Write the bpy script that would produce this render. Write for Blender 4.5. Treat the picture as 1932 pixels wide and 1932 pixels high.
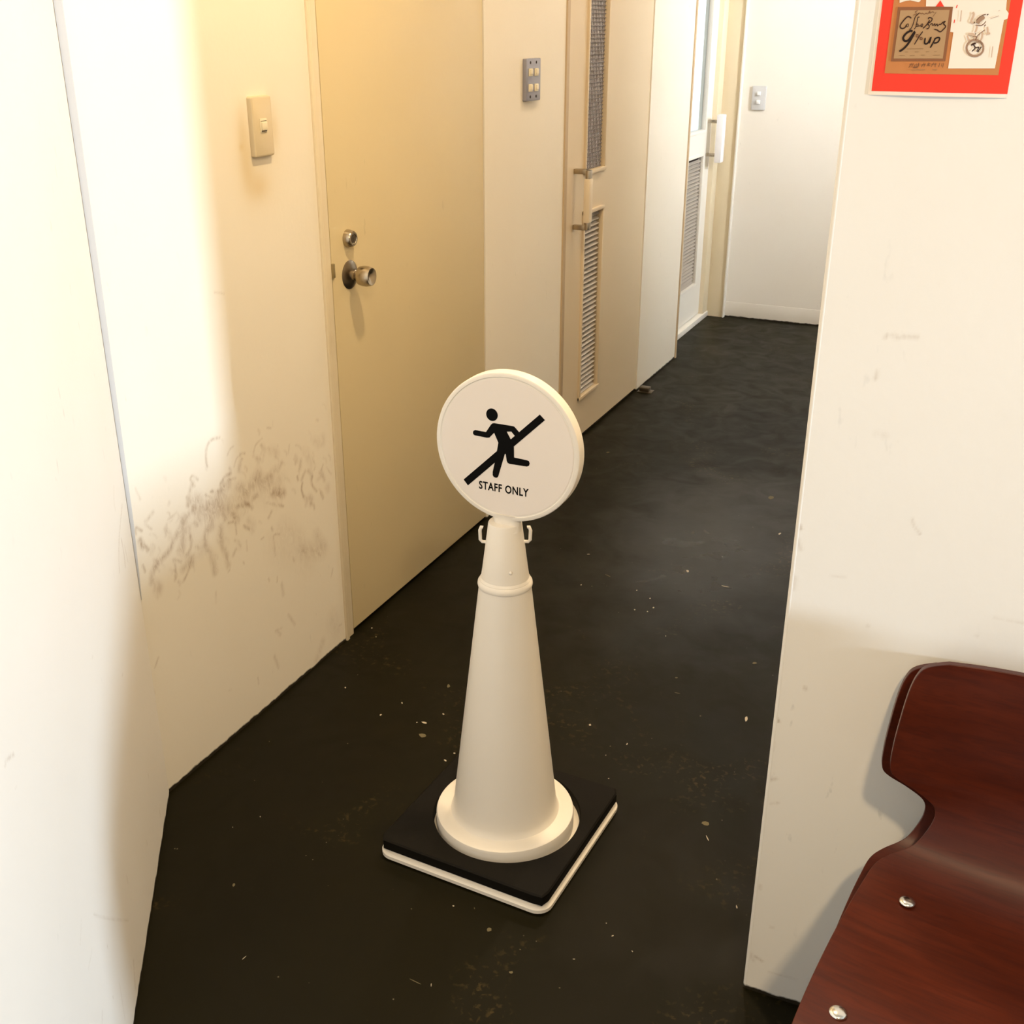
import bpy, bmesh, math, random
import numpy as np
from mathutils import Vector, Matrix
random.seed(7)
for o in list(bpy.data.objects): bpy.data.objects.remove(o)
SC = bpy.context.scene
COL = SC.collection
# ------------------------------------------------------------------ camera
cam_d = bpy.data.cameras.new('camera'); cam = bpy.data.objects.new('camera', cam_d); COL.objects.link(cam)
cam_d.sensor_fit = 'HORIZONTAL'; cam_d.sensor_width = 36.0; cam_d.lens = 2100.7/1932*36.0; cam_d.clip_start = 0.02
FW = Vector((-0.37456441, 0.83689204, -0.3991406)); RT = Vector((0.91228381, 0.40955032, 0.00260649)); UP = Vector((-0.16564951, 0.36315321, 0.91688603))
m = Matrix((RT, UP, -FW)).transposed().to_4x4(); m.translation = Vector((0, 0, 1.45)); cam.matrix_world = m
SC.camera = cam
# ------------------------------------------------------------------ view
SC.view_settings.view_transform = 'Standard'; SC.view_settings.look = 'None'
SC.view_settings.gamma = 1.0; SC.view_settings.use_curve_mapping = False
SC.view_settings.exposure = 0.28
# ------------------------------------------------------------------ world (daylight outside) and lights
wd = bpy.data.worlds.new('daylight'); SC.world = wd; wd.use_nodes = True
bg = wd.node_tree.nodes['Background']; bg.inputs[0].default_value = (0.86, 0.94, 1.0, 1); bg.inputs[1].default_value = 1.6
def area(name, loc, target, sx, sy, power, col, spread=180, shape='RECTANGLE'):
    d = bpy.data.lights.new(name, 'AREA'); d.shape = shape; d.size = sx; d.size_y = sy; d.energy = power; d.color = col; d.spread = math.radians(spread)
    o = bpy.data.objects.new(name, d); COL.objects.link(o); o.location = loc
    o.rotation_euler = (Vector(target)-Vector(loc)).to_track_quat('-Z', 'Y').to_euler(); return o
WARM = (1.0, 0.75, 0.44)
area('corridor_lamp', (-0.62, 1.82, 2.64), (-0.62, 1.82, 0), .13, .13, 24.0, WARM, 180, 'DISK')
area('corridor_lamp', (-0.88, 3.72, 2.64), (-0.88, 3.72, 0), .12, .12, 12.0, (1.0, 0.78, 0.54), 180, 'DISK')
area('room_lamp', (0.50, -0.42, 2.64), (0.50, -0.42, 0), .14, .14, 40.0, WARM, 180, 'DISK')
# daylight through the glazed street door at the far right end of the shop
area('street_daylight', (6.1, -0.27, 1.10), (-1.4, 1.5, 0.9), .42, .75, 190.0, (0.66, 0.82, 1.0), 120)
# daylight through the window of the side passage
area('passage_daylight', (1.36, 4.95, 1.95), (-.85, 5.97, 1.45), .7, .8, 125.0, (0.93, 0.96, 1.0), 75)
area('passage_lamp', (-0.35, 4.95, 2.60), (-0.35, 4.95, 0), .25, .25, 8.0, (1.0, .88, .74), 180, 'DISK')
# ------------------------------------------------------------------ material helpers
class MT:
    def __init__(s, name, rough=.6, spec=.4, metal=0.0):
        s.m = bpy.data.materials.new(name); s.m.use_nodes = True; s.t = s.m.node_tree; s.n = s.t.nodes
        s.b = s.n['Principled BSDF']; s.b.inputs['Roughness'].default_value = rough
        s.b.inputs['Specular IOR Level'].default_value = spec; s.b.inputs['Metallic'].default_value = metal
    def node(s, typ, **kw):
        n = s.n.new(typ)
        for k, v in kw.items():
            if k in n.inputs: n.inputs[k].default_value = v
            else: setattr(n, k, v)
        return n
    def link(s, a, b): s.t.links.new(a, b)
    def coord(s, scale=(1, 1, 1), rot=(0, 0, 0)):
        tc = s.node('ShaderNodeTexCoord'); mp = s.node('ShaderNodeMapping'); mp.inputs['Scale'].default_value = scale; mp.inputs['Rotation'].default_value = rot
        s.link(tc.outputs['Object'], mp.inputs[0]); return mp.outputs[0]
    def noise(s, scale, detail=4, vec=None, dist=0.0, rough=.5):
        n = s.node('ShaderNodeTexNoise'); n.inputs['Scale'].default_value = scale; n.inputs['Detail'].default_value = detail
        n.inputs['Distortion'].default_value = dist; n.inputs['Roughness'].default_value = rough
        s.link(vec if vec is not None else s.coord(), n.inputs['Vector']); return n.outputs['Fac']
    def ramp(s, fac, a, b, ca=(0, 0, 0, 1), cb=(1, 1, 1, 1)):
        r = s.node('ShaderNodeValToRGB'); e = r.color_ramp.elements; e[0].position = a; e[1].position = b; e[0].color = ca; e[1].color = cb
        s.link(fac, r.inputs[0]); return r.outputs[0]
    def mix(s, fac, a, b):
        n = s.node('ShaderNodeMix', data_type='RGBA')
        for i, v in ((0, fac), (6, a), (7, b)):
            if isinstance(v, (tuple, float, int)): n.inputs[i].default_value = v if not isinstance(v, tuple) else (*v[:3], 1)
            else: s.link(v, n.inputs[i])
        return n.outputs[2]
    def math(s, op, a, b=0.0):
        n = s.node('ShaderNodeMath', operation=op)
        for i, v in ((0, a), (1, b)):
            if isinstance(v, (float, int)): n.inputs[i].default_value = v
            else: s.link(v, n.inputs[i])
        return n.outputs[0]
    def color(s, c):
        if isinstance(c, tuple): s.b.inputs['Base Color'].default_value = (*c[:3], 1)
        else: s.link(c, s.b.inputs['Base Color'])
        return s
    def bump(s, h, strength=.1, dist=.002):
        n = s.node('ShaderNodeBump'); n.inputs['Strength'].default_value = strength; n.inputs['Distance'].default_value = dist
        s.link(h, n.inputs['Height']); s.link(n.outputs[0], s.b.inputs['Normal']); return s
def paint(name, c, rough=.55, mott=.06, spec=.3, bump=.12, dirt=True):
    M = MT(name, rough, spec); nz = M.noise(3.0, 5); d = tuple(x*(1-mott*2) for x in c)
    col = M.mix(nz, c, d)
    if dirt:
        sp = M.ramp(M.noise(55.0, 3, M.coord((1, 1, .35))), .70, .78)
        big = M.ramp(M.noise(2.2, 3), .45, .62)
        col = M.mix(M.math('MULTIPLY', M.math('MULTIPLY', sp, big), .35), col, tuple(x*.55 for x in c))
    M.color(col); M.bump(M.noise(140.0, 4), bump, .001); return M
def wall_mat(name, c):
    M = MT(name, .5, .35); nz = M.noise(2.3, 5); d = (c[0]*.93, c[1]*.90, c[2]*.86)
    col = M.mix(nz, c, d)
    sp = M.ramp(M.noise(60.0, 3, M.coord((1, 1, .4))), .69, .78); big = M.ramp(M.noise(2.6, 3), .46, .62)
    col = M.mix(M.math('MULTIPLY', M.math('MULTIPLY', sp, big), .4), col, tuple(x*.5 for x in c))
    at = M.node('ShaderNodeAttribute', attribute_name='scuff'); grain = M.ramp(M.noise(70.0, 6, M.coord((1, 1, .45)), 1.1, .7), .36, .60)
    g2 = M.math('ADD', M.math('MULTIPLY', grain, .85), .30)
    col = M.mix(M.math('MULTIPLY', at.outputs['Fac'], g2), col, (.31, .205, .115))
    ay = M.node('ShaderNodeAttribute', attribute_name='yellowing')
    col = M.mix(ay.outputs['Fac'], col, (.58, .42, .17))
    # ragged line of floor paint along the foot of the wall
    g = M.node('ShaderNodeNewGeometry'); sx = M.node('ShaderNodeSeparateXYZ'); M.link(g.outputs['Position'], sx.inputs[0])
    rag = M.math('ADD', sx.outputs[2], M.math('MULTIPLY', M.noise(38.0, 4), -.012))
    col = M.mix(M.ramp(rag, -.0035, -.0015, (1, 1, 1, 1), (0, 0, 0, 1)), col, (.02, .015, .008))
    M.color(col); M.bump(M.noise(90.0, 5), .18, .0012); return M
M_wall = wall_mat('cream_wall_paint', (.80, .755, .66))
M_wallin = wall_mat('white_wall_paint', (.80, .77, .71))
M_door = paint('yellowed_door_paint', (.66, .545, .325), .42, .04, .4, .05)
M_door2 = paint('ivory_door_paint', (.66, .54, .37), .42, .03, .4, .03, False)
M_door3 = paint('white_door_paint', (.80, .77, .70), .42, .03, .4, .03, False)
M_trim = paint('cream_trim_paint', (.74, .64, .46), .42, .05, .4, .05)
M_trimd = paint('tan_trim_paint', (.50, .38, .24), .5, .05, .3, .05)
M_shop = paint('brown_shop_wall_paint', (.22, .15, .10), .7, .05, .2, .05, False)
M_ceil = paint('ceiling_paint', (.70, .64, .54), .8, .03, .1, .05, False)
def floor_mat():
    M = MT('dark_floor_paint', .5, .10)
    a = M.noise(1.7, 6); b = M.noise(9.0, 6, M.coord((1, 1, 1)), 1.2)
    col = M.mix(M.ramp(a, .3, .7), (.0048, .0038, .0005), (.0078, .0064, .0014))
    patch = M.ramp(M.noise(3.1, 5, None, .8), .55, .68); fine = M.ramp(M.noise(75.0, 4, None, .4), .56, .66)
    col = M.mix(M.math('MULTIPLY', M.math('MULTIPLY', patch, fine), .75), col, (.058, .041, .014))
    v = M.node('ShaderNodeTexVoronoi'); v.inputs['Scale'].default_value = 46.0; v.inputs['Randomness'].default_value = 1.0; M.link(M.coord(), v.inputs['Vector'])
    dot = M.ramp(v.outputs['Distance'], .045, .075, (1, 1, 1, 1), (0, 0, 0, 1)); sel = M.ramp(M.noise(23.0, 2), .60, .66)
    col = M.mix(M.math('MULTIPLY', M.math('MULTIPLY', dot, sel), .8), col, (.22, .19, .13))
    M.color(col)
    # locally glossier finish, added to give a reflected sheen in mid-corridor
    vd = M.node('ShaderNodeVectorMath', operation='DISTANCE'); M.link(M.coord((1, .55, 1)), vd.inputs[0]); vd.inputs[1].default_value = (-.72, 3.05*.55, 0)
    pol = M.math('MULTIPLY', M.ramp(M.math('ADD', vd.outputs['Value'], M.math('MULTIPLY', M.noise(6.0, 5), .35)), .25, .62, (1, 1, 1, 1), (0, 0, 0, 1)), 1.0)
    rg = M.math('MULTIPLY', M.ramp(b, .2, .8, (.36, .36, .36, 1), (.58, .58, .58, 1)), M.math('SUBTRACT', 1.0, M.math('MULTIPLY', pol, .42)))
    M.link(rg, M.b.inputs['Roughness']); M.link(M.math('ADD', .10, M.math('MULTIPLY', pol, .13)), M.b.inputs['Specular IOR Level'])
    h = M.math('ADD', M.math('MULTIPLY', M.noise(7.0, 5), .7), M.math('MULTIPLY', M.noise(60.0, 5), .22))
    M.bump(h, .13, .003); return M
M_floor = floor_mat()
def plain(name, c, rough=.5, spec=.4, metal=0.0, mott=.03, nb=0.0, ns=60.0):
    M = MT(name, rough, spec, metal); M.color(M.mix(M.noise(12.0, 4), c, tuple(x*(1-2*mott) for x in c)))
    if nb: M.bump(M.noise(ns, 4), nb, .001)
    return M
M_plastic = plain('white_plastic', (.80, .755, .685), .38, .45, 0, .015)
M_face = plain('sign_face_film', (.80, .735, .68), .42, .4, 0, .01)
M_black = plain('black_print', (.0022, .0018, .0014), .6, .08)
M_rubber = plain('black_rubber', (.0045, .0033, .0015), .7, .15, 0, .1, .25, 200.0)
M_steel = plain('worn_steel', (.50, .43, .33), .26, .5, 1.0, .12, .04, 30.0)
M_dsteel = plain('dark_worn_steel', (.20, .16, .11), .30, .5, 1.0, .15)
M_chrome = plain('chrome', (.80, .78, .74), .18, .5, 1.0, .05)
M_beige = plain('beige_switch_plastic', (.60, .50, .33), .40, .4, 0, .03)
M_bkey = plain('pale_switch_key', (.72, .64, .46), .35, .4)
M_alu = plain('grey_aluminium_plate', (.30, .29, .33), .42, .4, .35, .12, .1, 80.0)
M_gplate = plain('grey_white_switch_plastic', (.56, .56, .56), .4, .4)
M_wkey = plain('white_switch_key', (.86, .86, .86), .35, .4)
M_slat = plain('grey_louvre_slat', (.46, .41, .35), .45, .4, .2)
M_back = plain('dark_louvre_backing', (.03, .02, .015), .7, .2)
M_mesh = plain('grey_mesh_cloth', (.72, .70, .74), .5, .3, .2)
M_meshback = plain('mesh_backing', (.20, .18, .18), .6, .2)
M_hgrip = plain('cream_handle_grip', (.72, .61, .45), .38, .4)
M_white = plain('white_enamel', (.84, .83, .84), .35, .4)
M_brass = plain('dull_brass', (.42, .34, .18), .4, .5, .8, .15)
def wood():
    M = MT('red_brown_varnished_plywood', .3, .28)
    w = M.noise(6.0, 6, M.coord((1.0, 9.0, 9.0), (0, 0, 0)), .5); w2 = M.noise(26.0, 5, M.coord((.5, 7.0, 7.0)), 1.0)
    col = M.mix(w, (.032, .0036, .0012), (.100, .0150, .0034)); col = M.mix(M.math('MULTIPLY', M.ramp(w2, .45, .7), .5), col, (.03, .004, .0016))
    M.color(col); M.link(M.ramp(M.noise(8.0, 4), .3, .8, (.30, .30, .30, 1), (.42, .42, .42, 1)), M.b.inputs['Roughness'])
    M.b.inputs['Coat Weight'].default_value = .05; M.b.inputs['Coat Roughness'].default_value = .12
    return M
M_wood = wood()
M_woode = plain('brown_plywood_edge', (.20, .095, .035), .35, .4, 0, .2)
def glass_mat():
    M = MT('clear_pane_glass', .03, .5); M.color((.92, .97, .97)); M.b.inputs['Transmission Weight'].default_value = 1.0; M.b.inputs['IOR'].default_value = 1.1
    return M
M_glass = glass_mat()
# ------------------------------------------------------------------ measured outlines (metres, on their own wall planes)
HEAD = [(-0.76002,0.8617),(-0.73921,0.85858),(-0.74909,0.87095),(-0.7492,0.84975)]
BAR = [(-0.6634,0.8726),(-0.65422,0.86426),(-0.79569,0.72589),(-0.80389,0.73553)]
BODY = [(-0.74541,0.84614),(-0.71173,0.84579),(-0.70869,0.8452),(-0.70636,0.84313),(-0.69865,0.83546),(-0.70809,0.82939),(-0.71403,0.83579),(-0.72248,0.83455),(-0.71525,0.82225),(-0.70927,0.80919),(-0.70885,0.79082),(-0.68544,0.78959),(-0.68185,0.7884),(-0.68038,0.78477),(-0.68142,0.78073),(-0.68534,0.77833),(-0.71697,0.77804),(-0.72061,0.77923),(-0.72244,0.78249),(-0.72426,0.79458),(-0.72517,0.79497),(-0.72608,0.79377),(-0.73804,0.75226),(-0.73989,0.74962),(-0.74267,0.74879),(-0.74636,0.74945),(-0.74857,0.75233),(-0.74854,0.75864),(-0.74497,0.77445),(-0.74048,0.79736),(-0.73789,0.81272),(-0.74548,0.82909),(-0.75429,0.81939),(-0.75887,0.81835),(-0.78189,0.81933),(-0.78446,0.82107),(-0.78497,0.82416),(-0.78402,0.82694),(-0.78085,0.82881),(-0.76063,0.82826),(-0.75142,0.8425),(-0.74904,0.8451)]
TEXTBOX = (-0.77449,-0.68171,0.72342,0.73854)
PICT_SHIFT = (0.0,0.0)
CH1 = (0.14,1.235,0.04,-6.6)
CH2 = (0.131,1.303,0.002,-3.0)
INK = [('d',0.00112,[(-0.14815,1.46018),(-0.14964,1.46143),(-0.15197,1.46197),(-0.15466,1.45964),(-0.15751,1.45567),(-0.15882,1.45278),(-0.15796,1.4506),(-0.15559,1.44989),(-0.15314,1.45134),(-0.15235,1.45387)]),('d',0.00056,[(-0.15235,1.45387),(-0.15057,1.4546),(-0.15022,1.45207),(-0.15208,1.45189),(-0.15198,1.45387)]),('d',0.00082,[(-0.14046,1.46536),(-0.14314,1.46322),(-0.14456,1.46),(-0.14508,1.45568),(-0.14663,1.45063),(-0.14859,1.44846)]),('d',0.00074,[(-0.13953,1.46143),(-0.14135,1.46107),(-0.14162,1.45641),(-0.14223,1.45137),(-0.1438,1.4492)]),('d',0.00067,[(-0.14253,1.45353),(-0.14043,1.45461),(-0.14013,1.45245),(-0.14158,1.45209),(-0.13794,1.45282),(-0.13595,1.45462),(-0.13505,1.45354),(-0.13709,1.4521),(-0.13484,1.4521)]),('d',0.00104,[(-0.1287,1.45856),(-0.13068,1.45426),(-0.13454,1.44994)]),('d',0.00097,[(-0.13029,1.45928),(-0.12943,1.46106),(-0.12631,1.45999),(-0.12701,1.45713),(-0.13004,1.45498),(-0.12824,1.45283),(-0.12862,1.45032),(-0.13075,1.4496)]),('d',0.00074,[(-0.12723,1.45355),(-0.12564,1.45535),(-0.12453,1.45284),(-0.12262,1.45499),(-0.12225,1.45249),(-0.12035,1.45464),(-0.11966,1.45249),(-0.11771,1.45428),(-0.11668,1.45357)]),('d',0.00104,[(-0.11655,1.45393),(-0.11466,1.45607),(-0.11224,1.45714),(-0.11376,1.455),(-0.11113,1.45215),(-0.11291,1.44929),(-0.11586,1.44677),(-0.11945,1.44855),(-0.12252,1.44926)]),('m',0.00052,[(-0.14231,1.46786),(-0.14477,1.4668),(-0.1434,1.46501),(-0.14651,1.46322)]),('m',0.00052,[(-0.14235,1.46286),(-0.14051,1.46572),(-0.1385,1.46464),(-0.13711,1.46535),(-0.13509,1.46428),(-0.13339,1.46535),(-0.13143,1.46463),(-0.12967,1.46783),(-0.12968,1.46534),(-0.12693,1.46675),(-0.12497,1.46604)]),('m',0.00074,[(-0.12286,1.46674),(-0.12583,1.46177)]),('k',0.00186,[(-0.14497,1.44684),(-0.14696,1.44756),(-0.15116,1.44519),(-0.15383,1.44118),(-0.15305,1.43826),(-0.15043,1.43719),(-0.14728,1.43903),(-0.14237,1.44703),(-0.14512,1.43977),(-0.14874,1.43318),(-0.1527,1.42875),(-0.1562,1.42651)]),('d',0.00097,[(-0.13412,1.44706),(-0.13715,1.44199),(-0.14124,1.43361)]),('m',0.00082,[(-0.13853,1.44379),(-0.14041,1.44378),(-0.1401,1.44161),(-0.13822,1.44162),(-0.13853,1.44379)]),('m',0.00089,[(-0.134,1.44092),(-0.13587,1.44091),(-0.13561,1.4391),(-0.13374,1.43911),(-0.134,1.44092)]),('k',0.00141,[(-0.13058,1.44058),(-0.1306,1.4355),(-0.12857,1.43443),(-0.12659,1.43626),(-0.12472,1.44133),(-0.12564,1.43481)]),('k',0.00134,[(-0.11978,1.44064),(-0.12137,1.43629),(-0.12389,1.43047)]),('k',0.00134,[(-0.12105,1.43919),(-0.1176,1.44101),(-0.11541,1.43994),(-0.11692,1.43633),(-0.12084,1.43521)]),('f',0.00082,[(-0.14819,1.42916),(-0.13088,1.42961)]),('f',0.00082,[(-0.15001,1.42584),(-0.14702,1.42616)]),('f',0.00082,[(-0.13943,1.42613),(-0.13533,1.42646)]),('f',0.00082,[(-0.1278,1.42643),(-0.12447,1.42676)]),('f',0.00082,[(-0.1192,1.42652),(-0.11664,1.42683)]),('f',0.00082,[(-0.15637,1.42209),(-0.14955,1.42246)]),('f',0.00082,[(-0.14455,1.42204),(-0.13929,1.42239)]),('f',0.00082,[(-0.13254,1.42273),(-0.12882,1.42306)]),('f',0.00082,[(-0.11979,1.42287),(-0.11275,1.42324)]),('m',0.00089,[(-0.14158,1.41444),(-0.14377,1.40997)]),('m',0.00089,[(-0.14354,1.41339),(-0.13868,1.4138)]),('m',0.00089,[(-0.13999,1.4131),(-0.1407,1.4107)]),('m',0.00089,[(-0.13724,1.41347),(-0.1382,1.41039)]),('m',0.00089,[(-0.13593,1.41417),(-0.13611,1.41042)]),('m',0.00089,[(-0.13394,1.41488),(-0.13441,1.41079),(-0.13961,1.41037)]),('m',0.00089,[(-0.13121,1.41288),(-0.12644,1.41363)]),('m',0.00089,[(-0.12872,1.41495),(-0.13052,1.41051)]),('m',0.00089,[(-0.12693,1.41464),(-0.12774,1.41055)]),('m',0.00089,[(-0.12475,1.41399),(-0.12134,1.41437)]),('m',0.00089,[(-0.12326,1.4157),(-0.12312,1.41231)]),('m',0.00089,[(-0.12491,1.41263),(-0.12142,1.41251)]),('m',0.00089,[(-0.1202,1.41371),(-0.11473,1.41413)]),('m',0.00089,[(-0.11803,1.41543),(-0.12016,1.411)]),('m',0.00089,[(-0.11621,1.41478),(-0.11596,1.41072)]),('m',0.00089,[(-0.11149,1.41552),(-0.11222,1.41112)]),('m',0.00089,[(-0.10938,1.41521),(-0.10922,1.41184)]),('m',0.00089,[(-0.10766,1.41524),(-0.10799,1.4105)]),('f',0.00074,[(-0.14098,1.40762),(-0.12601,1.40819)]),('f',0.00074,[(-0.11838,1.40831),(-0.11322,1.40856)]),('g',0.00141,[(-0.06934,1.43077),(-0.06936,1.42828),(-0.07021,1.42603),(-0.07181,1.42423),(-0.074,1.42305),(-0.07658,1.42263),(-0.07928,1.42299),(-0.08185,1.42412),(-0.08402,1.42589),(-0.08559,1.42813),(-0.0864,1.43062),(-0.08637,1.43312),(-0.0855,1.43537),(-0.08389,1.43716),(-0.08169,1.43832),(-0.07912,1.43873),(-0.07643,1.43835),(-0.07388,1.43723),(-0.07172,1.43547),(-0.07016,1.43325),(-0.06934,1.43077)]),('l',0.00149,[(-0.08581,1.46631),(-0.0844,1.4642),(-0.08511,1.46068),(-0.08576,1.4568),(-0.08301,1.45539)]),('d',0.00223,[(-0.07061,1.46435),(-0.06993,1.46347)]),('g',0.00261,[(-0.07323,1.46173),(-0.07739,1.45857),(-0.07935,1.45504)]),('m',0.00067,[(-0.08088,1.45786),(-0.0785,1.46103),(-0.07527,1.46331),(-0.07183,1.46418)]),('m',0.00067,[(-0.07112,1.45751),(-0.07221,1.4554),(-0.07511,1.45329),(-0.08093,1.45363)]),('d',0.00186,[(-0.08337,1.45539),(-0.0821,1.45645)]),('m',0.00168,[(-0.07176,1.45259),(-0.07073,1.454)]),('l',0.00223,[(-0.06878,1.45189),(-0.06692,1.44483)]),('l',0.00223,[(-0.06866,1.44447),(-0.06489,1.44555)]),('m',0.0006,[(-0.07078,1.44871),(-0.07398,1.44622),(-0.07739,1.44266),(-0.07857,1.43873)]),('l',0.00127,[(-0.07937,1.45293),(-0.07929,1.4501),(-0.08012,1.4462)]),('d',0.00134,[(-0.07989,1.44478),(-0.07902,1.44496)]),('l',0.00119,[(-0.07307,1.44729),(-0.07247,1.44126),(-0.07407,1.43769)]),('l',0.00186,[(-0.08672,1.44439),(-0.08159,1.44406),(-0.07874,1.4398)]),('l',0.00186,[(-0.08759,1.44296),(-0.08446,1.43691)]),('g',0.00082,[(-0.08203,1.44228),(-0.07758,1.44159),(-0.07863,1.43909)]),('d',0.00164,[(-0.08211,1.43353),(-0.08013,1.43479),(-0.07771,1.43553)]),('d',0.00097,[(-0.08002,1.43408),(-0.0777,1.43088),(-0.0804,1.42726)]),('d',0.00082,[(-0.07733,1.43088),(-0.0738,1.43145),(-0.07537,1.42767),(-0.07314,1.42733)]),('d',0.00164,[(-0.07153,1.432),(-0.0741,1.42768)]),('g',0.00074,[(-0.07812,1.43588),(-0.07359,1.43698),(-0.07044,1.43308)]),('l',0.00097,[(-0.0973,1.46809),(-0.09688,1.45715)]),('l',0.00097,[(-0.06007,1.43246),(-0.0597,1.42138)]),('l',0.0006,[(-0.06687,1.45997),(-0.05878,1.46276)]),('l',0.00052,[(-0.06024,1.46729),(-0.05864,1.46833)]),('r',0.00149,[(-0.10246,1.47338),(-0.10294,1.47057)]),('r',0.00149,[(-0.10299,1.45892),(-0.10305,1.45573)])]
WHITE_SHEET = [(-0.13834,1.50973),(-0.13458,1.47216),(-0.10663,1.47153),(-0.10561,1.44675),(-0.10226,1.44623),(-0.10223,1.40968),(-0.05443,1.41041),(-0.0533,1.4584),(-0.04988,1.45996),(-0.0497,1.46513),(-0.05292,1.46874),(-0.05591,1.50844)]
CARD = [(-0.16382,1.47151),(-0.10653,1.47146),(-0.10628,1.41719),(-0.16384,1.41626)]
CARD_IN = [(-0.16074,1.46827),(-0.10957,1.46866),(-0.10925,1.41971),(-0.16133,1.41908)]
TRI = [(-0.12048,1.47804),(-0.12454,1.47189),(-0.11572,1.47185)]
TOPWHITE = [(-0.1627,1.47579),(-0.15712,1.47755),(-0.15197,1.47823),(-0.14659,1.47713),(-0.14314,1.4764),(-0.14138,1.4771),(-0.14062,1.47958),(-0.14197,1.48911),(-0.16398,1.48931)]
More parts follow.
